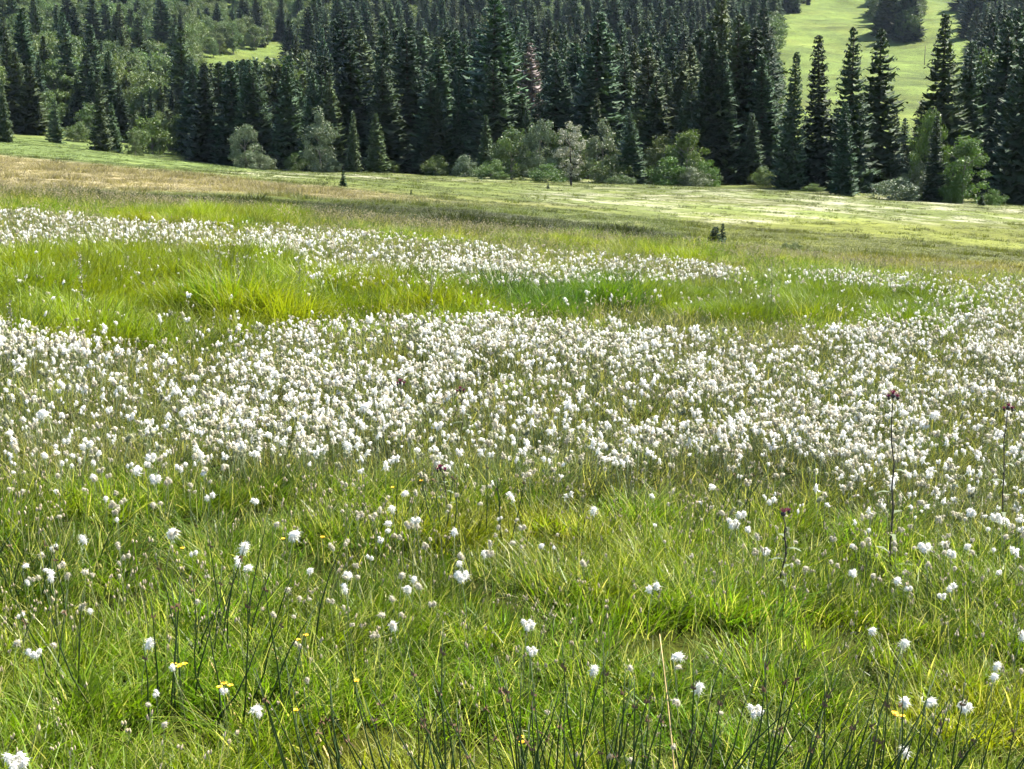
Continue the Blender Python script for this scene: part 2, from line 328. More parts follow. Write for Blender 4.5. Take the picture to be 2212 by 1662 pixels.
def blades(mb, rng, n, R, h0, h1, wd, lean, droop, seg=3, mi=0, dead=.12, cx=0, cy=0):
    for _ in range(n):
        r = R * math.sqrt(rng.random()); a = rng.random() * 6.283; x, y = cx + r * math.cos(a), cy + r * math.sin(a)
        d = a + rng.normal() * .9; h = h0 + (h1 - h0) * rng.random(); ln = lean * (.3 + rng.random()) ; dr = droop * rng.random() ** 1.5
        ww = wd * (.6 + .8 * rng.random()); t = np.linspace(0, 1, seg + 1)
        out = h * (ln * t + dr * t ** 2.2); up = h * (t - .55 * dr * t ** 2.4)
        px = x + out * math.cos(d); py = y + out * math.sin(d)
        fa = d + math.pi / 2 + rng.normal() * .7; wv = ww * (1 - t ** 1.8) ; wv[-1] = ww * .06
        v = np.concatenate([np.stack([px - math.cos(fa) * wv / 2, py - math.sin(fa) * wv / 2, up], 1), np.stack([px + math.cos(fa) * wv / 2, py + math.sin(fa) * wv / 2, up], 1)])
        k = seg + 1
        mb.add(v, [(i, i + k, i + k + 1, i + 1) for i in range(seg)], rng.random() * .62 if rng.random() > dead else .75 + .25 * rng.random(), mi)

# ------------------------------------------------------------------ ground sheet
NU, NY = 240, 420
uu = np.linspace(-.95, .95, NU); q = np.linspace(0, 1, NY); yy = -6 + 6.4 * (np.exp(q * math.log(2206 / 6.4 + 1)) - 1)
GU, GY = np.meshgrid(uu, yy); GX = GU * (GY + 13)
GZ = ground(GX, GY)
verts = np.stack([GX, GY, GZ], -1).reshape(-1, 3)
ii = np.arange(NY - 1)[:, None] * NU + np.arange(NU - 1)[None]
faces = np.stack([ii, ii + 1, ii + NU + 1, ii + NU], -1).reshape(-1, 4)
me = bpy.data.meshes.new('meadow_ground')
me.vertices.add(len(verts)); me.vertices.foreach_set('co', verts.ravel()); me.loops.add(faces.size); me.polygons.add(len(faces))
me.loops.foreach_set('vertex_index', faces.ravel().astype(np.int32)); me.polygons.foreach_set('loop_start', np.arange(0, faces.size, 4, dtype=np.int32)); me.polygons.foreach_set('loop_total', np.full(len(faces), 4, dtype=np.int32))
me.polygons.foreach_set('use_smooth', np.ones(len(faces), bool)); me.update(calc_edges=True)
gc, _, _ = plant_zone(GX, GY)
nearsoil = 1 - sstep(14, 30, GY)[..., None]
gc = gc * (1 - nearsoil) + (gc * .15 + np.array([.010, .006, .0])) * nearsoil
px, py, _ = project(GX, GY, GZ); px = np.where(GY > 5, px, 0); py = np.where(GY > 5, py, 1700)
pale = np.maximum.reduce([band(px, py, [430, 900, 1300], [372, 370, 376], [384, 388, 402], 5), band(px, py, [1150, 1650, 2400], [405, 408, 440], [436, 470, 500], 8) * .9, band(px, py, [1050, 1800], [462, 455], [480, 482], 5)]) * sstep(40, 60, GY) * (1 - sstep(225, 245, GY))
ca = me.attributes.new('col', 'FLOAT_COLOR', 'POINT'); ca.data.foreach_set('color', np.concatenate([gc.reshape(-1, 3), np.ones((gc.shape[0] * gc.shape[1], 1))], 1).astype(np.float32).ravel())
pa = me.attributes.new('pale', 'FLOAT', 'POINT'); pa.data.foreach_set('value', pale.astype(np.float32).ravel())
me.materials.append(M['ground'])
g = obj('ground', me); tag(g, 'tilted bog meadow and hillside ground under the grass', 'ground', kind='structure')

# ------------------------------------------------------------------ scattering of stuff with geometry nodes (one object, instances inside it)
def scatter(name, protos, P, rot, scl, idx, tint, label, cat):
    me = bpy.data.meshes.new(name); me.vertices.add(len(P)); me.vertices.foreach_set('co', np.asarray(P, np.float32).ravel())
    for nm, ty, key, arr in (('rot', 'FLOAT_VECTOR', 'vector', rot), ('scl', 'FLOAT_VECTOR', 'vector', scl), ('idx', 'INT', 'value', idx), ('tint', 'FLOAT_COLOR', 'color', np.concatenate([tint, np.ones((len(P), 1))], 1))):
        at = me.attributes.new(nm, ty, 'POINT'); at.data.foreach_set(key, np.ascontiguousarray(arr, np.int32 if ty == 'INT' else np.float32).ravel())
    me.update(); o = obj(name, me); tag(o, label, cat, kind='stuff')
    ng = bpy.data.node_groups.new(name + '_nodes', 'GeometryNodeTree')
    ng.interface.new_socket('Geometry', in_out='INPUT', socket_type='NodeSocketGeometry'); ng.interface.new_socket('Geometry', in_out='OUTPUT', socket_type='NodeSocketGeometry')
    L = ng.links.new; gi = N(ng, 'NodeGroupInput'); go = N(ng, 'NodeGroupOutput')
    j = N(ng, 'GeometryNodeGeometryToInstance')
    for p in reversed(protos):
        po = bpy.data.objects.new(name + '_piece', p)
        oi = N(ng, 'GeometryNodeObjectInfo'); oi.inputs['Object'].default_value = po; L(oi.outputs['Geometry'], j.inputs[0])
    iop = N(ng, 'GeometryNodeInstanceOnPoints'); L(gi.outputs[0], iop.inputs['Points']); L(j.outputs[0], iop.inputs['Instance']); iop.inputs['Pick Instance'].default_value = True
    def at(nm, ty): a = N(ng, 'GeometryNodeInputNamedAttribute', data_type=ty); a.inputs['Name'].default_value = nm; return a.outputs[0]
    L(at('idx', 'INT'), iop.inputs['Instance Index']); er = N(ng, 'FunctionNodeEulerToRotation'); L(at('rot', 'FLOAT_VECTOR'), er.inputs[0]); L(er.outputs[0], iop.inputs['Rotation'])
    L(at('scl', 'FLOAT_VECTOR'), iop.inputs['Scale']); L(iop.outputs[0], go.inputs[0])
    md = o.modifiers.new('scatter', 'NODES'); md.node_group = ng
    return o

def sample_wedge(rng, n, y0, y1, half=.47, side=1.2):
    """points spread evenly over the part of the ground the view can take in"""
    m = int(n * 2.6); Y = y0 + rng.random(m) * (y1 - y0); X = (rng.random(m) * 2 - 1) * (half * y1 + side)
    k = np.abs(X) < half * Y + side
    return X[k][:n], Y[k][:n]
def wedge_area(y0, y1, half=.47, side=1.2): return half * (y1 ** 2 - y0 ** 2) + 2 * side * (y1 - y0)

# ------------------------------------------------------------------ the near grass
rng = np.random.default_rng(21)
gp = []
for k in range(8):                                              # mixed bog grass, half a metre across
    b = MB(); blades(b, rng, 170, .26, .06, .19, .0074, 1.0, .8, dead=.09); blades(b, rng, 45, .26, .12, .27, .006, .6, .7, dead=.2); blades(b, rng, 46, .26, .05, .14, .013, 1.1, .9, dead=.05)
    blades(b, rng, 12, .26, .2, .36, .0034, .5, .4, dead=1.0)
    gp.append(b.mesh('grass_patch', M['grass']))
for k in range(5):                                              # lush tussock grass
    b = MB()
    for j in range(4):
        a = rng.random() * 6.28; r = .17 * rng.random(); blades(b, rng, 62, .12, .15, .34, .0075, .42, .75, dead=0, cx=r * math.cos(a), cy=r * math.sin(a))
    gp.append(b.mesh('lush_patch', M['grass_lush']))
for k in range(4):                                              # sedge with tan seed heads
    b = MB(); blades(b, rng, 120, .26, .07, .22, .006, .5, .5, dead=.3)
    for i in range(9):
        a = rng.random() * 6.28; r = .24 * math.sqrt(rng.random()); h = .17 + .16 * rng.random(); x, y = r * math.cos(a), r * math.sin(a); dx, dy = (rng.random(2) - .5) * .16
        b.tube([(x, y, 0), (x + dx * .4, y + dy * .4, h * .6), (x + dx, y + dy, h)], [.002, .0016, .0012], 3, mi=1)
        for s_ in range(rng.integers(1, 4)):
            e = np.array([x + dx, y + dy, h]) + (rng.random(3) - .5) * .022; l = .006 + .005 * rng.random(); wd = .0028 + .0028 * rng.random()
            b.tube([e - [0, 0, l], e - [0, 0, l * .4], e + [0, 0, l * .3], e + [0, 0, l]], [wd * .4, wd, wd * .9, wd * .2], 5, mi=2)
    gp.append(b.mesh('sedge_patch', [M['grass'], M['sedge_stem'], M['seed']]))
def grass_layer(name, y0, y1, dens, s0, s1, label, protos, lush_from, seed_from, seedfrac):
    X, Y = sample_wedge(rng, int(wedge_area(y0, y1) * dens), y0, y1)
    Z = ground(X, Y); c, hf, lush = plant_zone(X, Y, .18)
    n = len(X); r = rng.random(n)
    idx = rng.integers(0, lush_from, n)
    idx = np.where(r < lush, rng.integers(lush_from, seed_from, n), idx)
    idx = np.where((lush < .3) & (rng.random(n) < seedfrac), rng.integers(seed_from, len(protos), n), idx)
    s = (s0 + (s1 - s0) * rng.random(n)) * hf
    rot = np.stack([rng.normal(0, .12, n), rng.normal(0, .12, n) , rng.random(n) * 6.283], 1)
    scl = np.stack([s * np.interp(Y, [5, 30], [1, 1.25])] * 2 + [s], 1)
    c = c * (.72 + .56 * rng.random(n))[:, None] * np.stack([1 + .09 * rng.normal(size=n), np.ones(n), 1 + .15 * rng.normal(size=n)], 1).clip(.5, 1.6)
    return scatter(name, protos, np.stack([X, Y, Z - .01], 1), rot, scl, idx, c, label, 'grass')
grass_layer('grass', 3.4, 38, 15, .75, 1.2, 'mixed green grass and sedge covering the near bog meadow', gp, 8, 13, .32)
# ------------------------------------------------------------------ the far grass: wider, coarser tussocks
fp = []
for k in range(4):
    b = MB(); blades(b, rng, 44, .42, .16, .36, .022, .45, .5, seg=2, dead=.0); fp.append(b.mesh('far_tussock', M['grass_far']))
Xa, Ya = sample_wedge(rng, 16000, 35, 85, .45, 1); Xb, Yb = sample_wedge(rng, 18000, 80, 300, .45, 1)
Xd, Yd = sample_wedge(rng, 9000, 280, 760, .40, 1)
X = np.concatenate([Xa, Xb, Xd]); Y = np.concatenate([Ya, Yb, Yd]); n = len(X); c, hf, _ = plant_zone(X, Y, .1)
s = (.7 + .7 * rng.random(n)) * hf * np.interp(Y, [30, 80, 300, 700], [.8, 1.2, 2.6, 4.5]); tuss = sstep(.55, .8, fbm(X * .5, Y * .5, 3))
zs = s * (.35 + .8 * tuss) * np.interp(Y, [30, 80, 300], [.9, .75, .4])
scatter('far_grass', fp, np.stack([X, Y, ground(X, Y) - .03], 1), np.stack([np.zeros(n), np.zeros(n), rng.random(n) * 6.283], 1), np.stack([s, s, zs], 1),
        rng.integers(0, 4, n), c * (.6 + .9 * rng.random(n) ** 1.3)[:, None], 'low olive and straw grass on the farther meadow', 'grass')

# ------------------------------------------------------------------ cottongrass
def wool(b, rng, c, sx, sy, sz, lean, sub=2, fibres=60, mi=0):
    bm = bmesh.new(); bmesh.ops.create_icosphere(bm, subdivisions=sub, radius=1)
    v = np.array([x.co[:] for x in bm.verts]); f = [[q.index for q in p.verts] for p in bm.faces]; bm.free()
    ph = rng.random(9) * 6.28
    rr = 1 + .16 * np.sin(v[:, 0] * 4 + ph[0]) * np.sin(v[:, 1] * 4.3 + ph[1]) + .13 * np.sin(v[:, 2] * 6 + ph[2] + v[:, 0] * 3) + (.34 if sub > 1 else .75) * (rng.random(len(v)) - .5)
    v = v * rr[:, None]
    v[:, 2] = np.where(v[:, 2] < 0, v[:, 2] * 1.25, v[:, 2]); tp = 1 - .28 * np.clip(-v[:, 2], 0, 1.2); v[:, 0] *= tp; v[:, 1] *= tp
    v = v * np.array([sx, sy, sz]) * (.8 if sub > 1 else .85); v[:, 0] += lean * (v[:, 2]); b.add(v + c, f, .5, mi)
    for _ in range(fibres):
        d = rng.normal(size=3); d /= np.linalg.norm(d); p = d * [sx, sy, sz] * .5; p[0] += lean * p[2]; t = np.cross(d, rng.normal(size=3)); t /= np.linalg.norm(t) + 1e-9
        l = (.45 + .5 * rng.random()) * (sx + sz) * .5; wv = .0011 if sub > 1 else .0022
        m_ = p + d * l * .6 + rng.normal(size=3) * .12 * l; tip = m_ + (d * .5 + rng.normal(size=3) * .45 + [.3, 0, -.35]) * l * .75
        b.add(np.stack([p - t * wv, p + t * wv, m_ + t * wv * .8, m_ - t * wv * .8, tip]) + c, [(0, 1, 2, 3), (3, 2, 4)], .5, mi)
# kinds of plant: list of heads (offset from stem tip, size), unit height 0.42 m
CH = .42
def cotton_kind(seed, heads, old=False, lowpoly=False):
    rng = np.random.default_rng(seed); stem = MB(); bend = (rng.random(2) - .5) * .10
    top = np.array([bend[0], bend[1], CH]); mid = np.array([bend[0] * .35, bend[1] * .35, CH * .6])
    stem.tube([(0, 0, -.02), mid, top], [.0021, .0018, .0013], 4 if lowpoly else 5)
    hm = []
    for (dx, dy, dz, sx, sz, lean) in heads:
        h = MB(); wool(h, rng, top + [dx, dy, dz], sx * (.85 if lowpoly else .92), sx * (.72 if lowpoly else .8), sz * (1.2 if lowpoly else 1.08), lean + .12, 1 if lowpoly else 2, 24 if lowpoly else 130); hm.append(h)
        if abs(dx) + abs(dy) > .008: stem.tube([top - [0, 0, .012], top + [dx * .6, dy * .6, .012], top + [dx, dy, dz]], [.0011, .001, .0009], 4)
    return stem, hm
KH = [[(0, 0, .005, .019, .021, .0)], [(0, 0, .0, .022, .018, .35)], [(-.012, 0, 0, .015, .018, -.2), (.016, .004, -.004, .016, .019, .3), (.002, -.012, -.014, .013, .017, 0)],
      [(.02, 0, -.008, .025, .013, .5)], [(-.018, .002, -.01, .013, .018, -.1), (.014, .008, .004, .014, .016, .2)], [(0, 0, 0, .013, .014, 0)], [(-.006, 0, .0, .015, .026, .25)], [(.01, .01, -.004, .012, .015, .2), (-.012, -.004, .004, .012, .014, -.3), (.0, -.014, -.016, .011, .014, 0), (.022, -.004, -.012, .011, .013, .4)]]
near_kinds = []; far_protos = []
for k, hd in enumerate(KH):
    st, hm = cotton_kind(100 + k, hd); near_kinds.append((st.mesh('cottongrass_stem', M['cotton_stem'], True), [h.mesh('cotton_head', M['cotton'], True) for h in hm], [h.mesh('cotton_head', M['cotton_old'], True) for h in hm]))
for k, hd in enumerate(KH):
    for wm in ('cotton', 'cotton_old', 'cotton_sage'):
        st, hm = cotton_kind(200 + k, hd, lowpoly=True)
        b = MB(); n0 = 0
        for v, bl in zip(st.v, st.b): pass
        b.add(np.concatenate(st.v), st.f, .5, 0)
        for h in hm: b.add(np.concatenate(h.v), h.f, .5, 1)
        far_protos.append(b.mesh('cottongrass_far', [M['cotton_stem'], M[wm]], True))
rng = np.random.default_rng(77)
cand_n = 260000
Xc, Yc = sample_wedge(rng, cand_n, 4.4, 46, .43, .8); Hc = np.clip(rng.normal(.34, .05, len(Xc)), .22, .5); Zc = ground(Xc, Yc)
hx, hy, _ = project(Xc, Yc, Zc + Hc); A = wedge_area(4.4, 46, .43, .8)
keep = rng.random(len(Xc)) < cotton_density(hx, hy, Xc, Yc) * A / len(Xc)
Xc, Yc, Hc, Zc, hx, hy = [a[keep] for a in (Xc, Yc, Hc, Zc, hx, hy)]
# single plants that stand out in front: (head x, head y, height m, kind, size, label)
FRONT = [
 (350, 1160, .36, 0, 1.7, 'large round white cottongrass head standing alone, left of the dark rushes'),
 (505, 1178, .36, 6, 1.5, 'white cottongrass head leaning among the dark rush stems on the left'),
 (612, 1155, .38, 1, 1.6, 'broad white cottongrass head with a yellow flower just below it'),
 (540, 1222, .34, 3, 1.2, 'flattened grey-white cottongrass head low between the left rushes'),
 (1013, 1243, .40, 2, 1.35, 'three-tufted white cottongrass in the middle of the green front meadow'),
 (293, 1390, .36, 6, 1.15, 'narrow upright white cottongrass head below a brown seed head'),
 (1395, 1272, .38, 4, 1.3, 'double white cottongrass tuft in open grass left of the thistle bud'),
 (1130, 1345, .42, 7, 1.25, 'shaggy many-tufted cottongrass above the middle rushes'),
 (1470, 1412, .40, 3, 1.4, 'wind-blown flat cottongrass wisp right of the pale straw stalk'),
 (1500, 1475, .38, 6, 1.25, 'long drooping cottongrass tuft beside the straw stalk'),
 (1865, 1362, .40, 1, 1.0, 'small bright cottongrass head above the right rushes'),
 (1936, 1397, .42, 0, 1.25, 'round grey-white cottongrass head on a dark slanting stem at the right'),
 (2128, 1435, .42, 6, 1.0, 'upper of two bright cottongrass heads close together at the right edge'),
 (2134, 1466, .40, 0, 1.0, 'lower of two bright cottongrass heads close together at the right edge'),
 (1620, 1530, .36, 7, 1.3, 'ragged cottongrass tufts low in the right-hand rushes'),
 (2005, 1506, .36, 3, 1.3, 'dull flattened cottongrass head above the yellow flowers'),
 (2100, 1530, .36, 2, 1.1, 'loose three-tufted cottongrass near the right bottom corner'),
 (1660, 1086, .40, 4, 1.2, 'pair of bright white tufts just behind the pink thistle bud'),
 (1272, 1098, .40, 6, 1.2, 'tall narrow cottongrass head alone in green grass before the drift'),
 (1575, 1128, .38, 7, 1.5, 'wide cluster of cottongrass tufts left of the pink thistle bud'),
 (2012, 1182, .40, 2, 1.4, 'white triple cottongrass at the foot of the tall thistle'),
 (1922, 1258, .38, 1, 1.1, 'cream cottongrass tuft below the tall thistle stem'),
 (2052, 1272, .38, 4, 1.1, 'cream double cottongrass tuft to the right of the tall thistle foot'),
 (765, 880, .42, 1, 2.0, 'very broad white cottongrass head at the near side of the main drift'),
 (70, 900, .42, 0, 2.0, 'big white cottongrass head near the left border of the main drift'),
 (2010, 890, .44, 3, 2.4, 'large bright wind-spread cottongrass head beside the tall thistle flower'),
 (170, 966, .40, 4, 1.5, 'double white tuft at the left foot of the main drift'),
 (345, 1036, .38, 2, 1.3, 'triple white tuft just below the main drift on the left'),
 (16, 1640, .30, 7, 1.6, 'pale shaggy cottongrass in the bottom left corner'),
 (1140, 1405, .36, 7, 1.0, 'dull beige cottongrass tufts lower down among the middle rushes'),
 (1260, 1440, .34, 6, 1.1, 'narrow beige cottongrass tuft right of the middle rushes'),
 (560, 1524, .30, 3, 1.2, 'grey cottongrass wisp low at the left front'),
]
def cotton_plant(X, Y, Hh, kind, size, label, group, rz, old=False):
    st, hs, ho_ = near_kinds[kind]; hs = ho_ if old else hs
    r = empty('cottongrass', (X, Y, gz(X, Y)), rz, (size, size, Hh / CH)); tag(r, label, 'cottongrass', group)
    obj('stem', st, r)
    for h in hs:
        q_ = obj('cotton_head', h, r); zs_ = size / (Hh / CH); q_.scale = (1, 1, zs_); q_.location.z = CH * (1 - zs_)
    return r
for (x, y, h, k, s, lab) in FRONT:
    X, Y = on_ground(x, y, h); cotton_plant(X, Y, h, k, s * .88, lab, None, rng.normal(0, .4))
# the three hundred that show largest are plants of their own, the rest are one drift
inside = (hx > -10) & (hx < 2222) & (hy < 1670)
order = np.argsort(np.where(inside, Yc, 1e9))
solo = set(order[:265].tolist())
for i in solo:
    k = int(rng.choice(8, p=[.16, .14, .16, .1, .16, .08, .1, .1])); old = rng.random() < (.75 if hy[i] > 1010 else .45); s = (.5 + .55 * rng.random()) * (.85 if old else 1.05)
    kw = ['round single-headed', 'broad single-headed', 'three-tufted', 'wind-flattened', 'two-tufted', 'small', 'narrow upright', 'four-tufted'][k]; kw = ('dull beige ' if old else 'white ') + kw
    zw = 'in the green front grass' if hy[i] > 1180 else 'in the fringe before the drift' if hy[i] > 1010 else 'in the drift edge'
    bw = 'left of the broad head' if hx[i] < 600 else 'near the middle thistles' if hx[i] < 1130 else 'between middle and tall thistles' if hx[i] < 1700 else 'around the tall right thistle'
    lab = f'{kw} cottongrass {zw}, {bw}'; gr = f'{kw} cottongrass {zw} {bw}'
    cotton_plant(float(Xc[i]), float(Yc[i]), float(Hc[i]), k, s, lab, gr, rng.random() * 6.28, old)
rest = np.array([i for i in range(len(Xc)) if i not in solo]); n = len(rest)
kk = rng.choice(8, n, p=[.18, .14, .17, .1, .16, .05, .1, .1]) * 3 + rng.choice(3, n, p=[.48, .30, .22]); s_all = .46 + .85 * rng.random(len(Xc)) ** 1.5 + .55 * (rng.random(len(Xc)) < .08)
scatter('cottongrass_drift', far_protos, np.stack([Xc, Yc, Zc + Hc - s_all * CH], 1)[rest], np.stack([rng.normal(0, .1, n), rng.normal(0, .1, n), rng.random(n) * 6.283], 1), np.stack([s_all[rest]] * 3, 1), kk,
        np.ones((n, 3)), 'white drifts of cottongrass stretching over the middle meadow', 'cottongrass')
print('cotton', len(Xc))

# ------------------------------------------------------------------ spruces and broadleaf trees (built once per shape, then copied)
def spruce_mesh(seed, H=20., R=2.5, bare=.05, mat_n='needles', levels=54, per=8, dens=1.0, ragged=.25, low=.75, tw=1.0):
    rng = np.random.default_rng(seed); b = MB(); prof_n = rng.random(12)
    for li in range(levels):
        sl = li / levels
        nb = max(4, int(per * (1 - .35 * sl) * dens)); a0 = rng.random() * 6.28
        for k in range(nb):
            s_ = (li + rng.random() * 1.3) / levels; s_ = min(.995, bare + (1 - bare) * s_ ** 1.08); z0 = H * s_; prof = (1 - s_) ** low * (1 - .35 * max(0, .16 - s_) / .16) * R
            a = a0 + 6.283 * (k + rng.random() * .7) / nb; L = prof * (1 - ragged + 2 * ragged * rng.random()) * (.82 + .36 * prof_n[int(((a / 6.283) % 1) * 6) + (6 if s_ > .5 else 0)]) + .16 * tw
            rise = np.interp(s_, [0, .5, .85, 1], [-.38, -.22, .1, .7]) + rng.normal() * .08; ca, sa = math.cos(a), math.sin(a)
            m = 5; t = np.linspace(.0, 1, m); rad = L * t; zz = z0 + L * (rise * t + .16 * t ** 3 - .10 * np.sin(t * 3.1))
            sh = rng.random(); wmax = (.16 * L + .17 * tw) * (.8 + .4 * rng.random()); wv = wmax * np.array([.35, .9, 1.0, .72, .08])
            P = np.stack([rad * ca, rad * sa, zz], 1); Sd = np.array([-sa, ca, 0])
            lft = P - Sd * wv[:, None] - [0, 0, 1] * (wv * .55)[:, None]; rgt = P + Sd * wv[:, None] - [0, 0, 1] * (wv * .55)[:, None]
            # two drooping wings each side of the branch, toothed at the edge
            f = []; v = [*P, *lft, *rgt]
            for i in range(m - 1): f += [(i, i + 1, m + i + 1), (i, m + i, m + i + 1), (i, i + 1, 2 * m + i + 1), (i, 2 * m + i, 2 * m + i + 1)] if rng.random() < .5 else [(i, i + 1, m + i), (i, i + 1, 2 * m + i), (i + 1, m + i + 1, m + i), (i + 1, 2 * m + i + 1, 2 * m + i)]
            b.add(np.array(v), f, np.clip(sh * .8 + .2 * rng.random(3 * m), 0, 1))
            for _ in range(3):                                   # hanging twigs
                tt = .3 + .65 * rng.random(); c0 = np.array([L * tt * ca, L * tt * sa, z0 + L * (rise * tt)]); sd_ = (rng.random() - .5) * 2
                tip = c0 + Sd * sd_ * wmax * 1.7 + np.array([ca, sa, 0]) * (.25 * L * rng.random() + .1 * tw) - [0, 0, (.12 + .30 * rng.random()) * tw]
                b.add(np.stack([c0, c0 + np.array([ca, sa, 0]) * (.18 * tw + .06 * L), tip]), [(0, 1, 2)], sh)
    return b.mesh('spruce_crown', M[mat_n])
def trunk_mesh(H, r, matn, seed=0, limbs=0, lean=.02):
    rng = np.random.default_rng(seed); b = MB(); z = np.linspace(-.4, H, 8); lx = np.cumsum(rng.normal(0, lean, 8)); ly = np.cumsum(rng.normal(0, lean, 8))
    b.tube(np.stack([lx, ly, z], 1), r * (1.15 - .98 * (z - z[0]) / (z[-1] - z[0])) , 7)
    for k in range(limbs):
        a = rng.random() * 6.28; z0 = H * (.25 + .55 * rng.random()); l = H * (.22 + .2 * rng.random())
        b.tube([(np.interp(z0, z, lx), np.interp(z0, z, ly), z0), (l * .5 * math.cos(a), l * .5 * math.sin(a), z0 + l * .45), (l * math.cos(a), l * math.sin(a), z0 + l * .8)], [r * .38, r * .24, r * .07], 5)
    return b.mesh('tree_trunk', M[matn], True)
def broad_mesh(seed, H, R, z0, matn, clumps=46, per=62, leaf=.26, gaps=.0, top=.5):
    rng = np.random.default_rng(seed); b = MB(); zc = (H + z0) / 2; hz = (H - z0) / 2
    for c in range(clumps):
        d = rng.normal(size=3); d /= np.linalg.norm(d); rr = (.45 + .55 * rng.random() ** .5)
        p = d * rr; taper = 1 - top * max(0, p[2]) ** 1.3 * .6; cen = np.array([p[0] * R * taper, p[1] * R * taper, zc + p[2] * hz]) + rng.normal(size=3) * .1 * R
        cr = R * (.20 + .16 * rng.random()); sh = rng.random()
        n_ = int(per * (.6 + .8 * rng.random()))
        for _ in range(n_):
            e = rng.normal(size=3); e /= np.linalg.norm(e); q_ = cen + e * cr * [1.15, 1.15, .8] * rng.random() ** .4
            nrm = e * .6 + rng.normal(size=3) * .7 + [0, 0, .35]; nrm /= np.linalg.norm(nrm); t = np.cross(nrm, rng.normal(size=3)); t /= np.linalg.norm(t); u_ = np.cross(nrm, t); l = leaf * (.6 + .8 * rng.random())
            b.add(np.stack([q_ - t * l, q_ - u_ * l * .55, q_ + t * l, q_ + u_ * l * .55]), [(0, 1, 2, 3)], np.clip(sh * .6 + .4 * rng.random(), 0, 1))
    return b.mesh('leaf_crown', M[matn])
def join_mesh(name, parts):
    b = MB(); mats = []
    for me_ in parts:
        v = np.empty(len(me_.vertices) * 3); me_.vertices.foreach_get('co', v); bl = np.full(len(me_.vertices), .5)
        if 'bl' in me_.attributes: me_.attributes['bl'].data.foreach_get('value', bl)
        b.add(v.reshape(-1, 3), [tuple(p.vertices) for p in me_.polygons], bl, len(mats)); mats.append(me_.materials[0])
    return b.mesh(name, mats)
SPR = []                                                         # (trunk, crown, height)
for k, (R, ba, rg, lw) in enumerate([(3.0, .02, .30, .74), (2.7, .03, .34, .68), (3.3, .01, .32, .80), (2.9, .04, .42, .72), (2.5, .02, .34, .62), (3.2, .02, .38, .84)]):
    SPR.append((trunk_mesh(19.3, .26, 'bark', k), spruce_mesh(300 + k, 20, R, ba, 'needles_olive' if k in (3, 5) else 'needles', 56, 10, 1, rg, lw), 20.))
YSP = [(trunk_mesh(9.6, .16, 'bark', 40 + k), spruce_mesh(340 + k, 10, 2.0, .03, 'needles_light', 36, 8, 1, .22, .85), 10.) for k in range(2)]
TINY = [(trunk_mesh(1.1, .04, 'bark', 60), spruce_mesh(360, 1.25, .36, .03, 'needles', 20, 9, 1, .18, 1.0, .22), 1.25)]
BRD = [(trunk_mesh(9, .24, 'bark_grey', 70 + k, 7), broad_mesh(380 + k, 12, 3.9, .8, 'leaves', 70, 90, .20), 12.) for k in range(4)]
WIL = [(trunk_mesh(4.5, .15, 'bark_grey', 80 + k, 6), broad_mesh(390 + k, 6.5, 2.7, -.5, 'leaves_pale', 64, 110, .12, top=.8), 6.5) for k in range(2)]
GRN = [(trunk_mesh(6, .16, 'bark_grey', 85 + k, 6), broad_mesh(395 + k, 8, 2.8, -.8, 'leaves_green', 70, 110, .13, top=1.2), 8.) for k in range(2)]
MIX = [(trunk_mesh(6, .18, 'bark_grey', 88 + k, 6), broad_mesh(400 + k, 8, 3.1, -.8, 'leaves', 70, 110, .14, top=.9), 8.) for k in range(2)]
BSH = [(trunk_mesh(1.6, .10, 'bark_grey', 95 + k, 6), broad_mesh(430 + k, 3, 2.3, -.8, ('leaves_pale', 'leaves', 'leaves_green')[k], 52, 110, .095, top=.4), 3.) for k in range(3)]
BIR = (trunk_mesh(8.2, .17, 'bark_dark', 90, 8), broad_mesh(410, 9.5, 2.1, 1.6, 'leaves_grey', 50, 70, .13, top=.5), 9.5)
DEAD = (trunk_mesh(19, .24, 'bark_grey', 92), spruce_mesh(420, 20, 2.1, .1, 'dead', 60, 6, .8, .45, .6, .6), 20.)
def place(kind, name, X, Y, h, label, cat, group=None, wide=1.0, rz=None):
    tr, cr, H0 = kind; s = h / H0
    r = empty(name, (X, Y, gz(X, Y) - .05), random.random() * 6.28 if rz is None else rz, (s * wide, s * wide, s)); tag(r, label, cat, group)
    r.rotation_euler = (random.gauss(0, .018), random.gauss(0, .018), r.rotation_euler[2])
    obj('trunk', tr, r); obj('crown', cr, r); return r

# trees that can be told apart: (kind, name, base x, base y or None, depth, top y, label, category, width factor)
def tree_at(kind, name, x, Y, ytop, label, cat, wide=1.0, group=None):
    X = at_depth(x, Y); zb = gz(X, Y); dz = float(tan_of(ytop)) * Y + CAMZ - zb
    return place(kind, name, X, Y, max(dz, .3), label, cat, group, wide)
SOLO = []
def st(kind, name, x, Y, yt, lab, cat, wide=1.0): SOLO.append((x, Y)); tree_at(kind, name, x, Y, yt, lab, cat, wide)
st(SPR[1], 'spruce_tree', 1708, 203, 112, 'dark narrow spruce nearest the bright strip of hillside, first of the right row', 'spruce', 1.0)
st(SPR[4], 'spruce_tree', 1772, 206, 76, 'slim pointed spruce second in the right row before the pasture', 'spruce', 1.1)
st(SPR[0], 'spruce_tree', 1835, 203, 58, 'tall spruce third in the right row, top against the bright pasture', 'spruce', 1.05)
st(SPR[3], 'spruce_tree', 1893, 212, 62, 'dense dark spruce fourth in the right row', 'spruce', 1.3)
st(SPR[4], 'spruce_tree', 1826, 190, 222, 'lower greenish spruce standing in front of the right row', 'spruce', 1.3)
st(SPR[5], 'spruce_tree', 2030, 212, 28, 'tallest spruce of the right-hand clump, pointed top between the two pastures', 'spruce', 1.2)
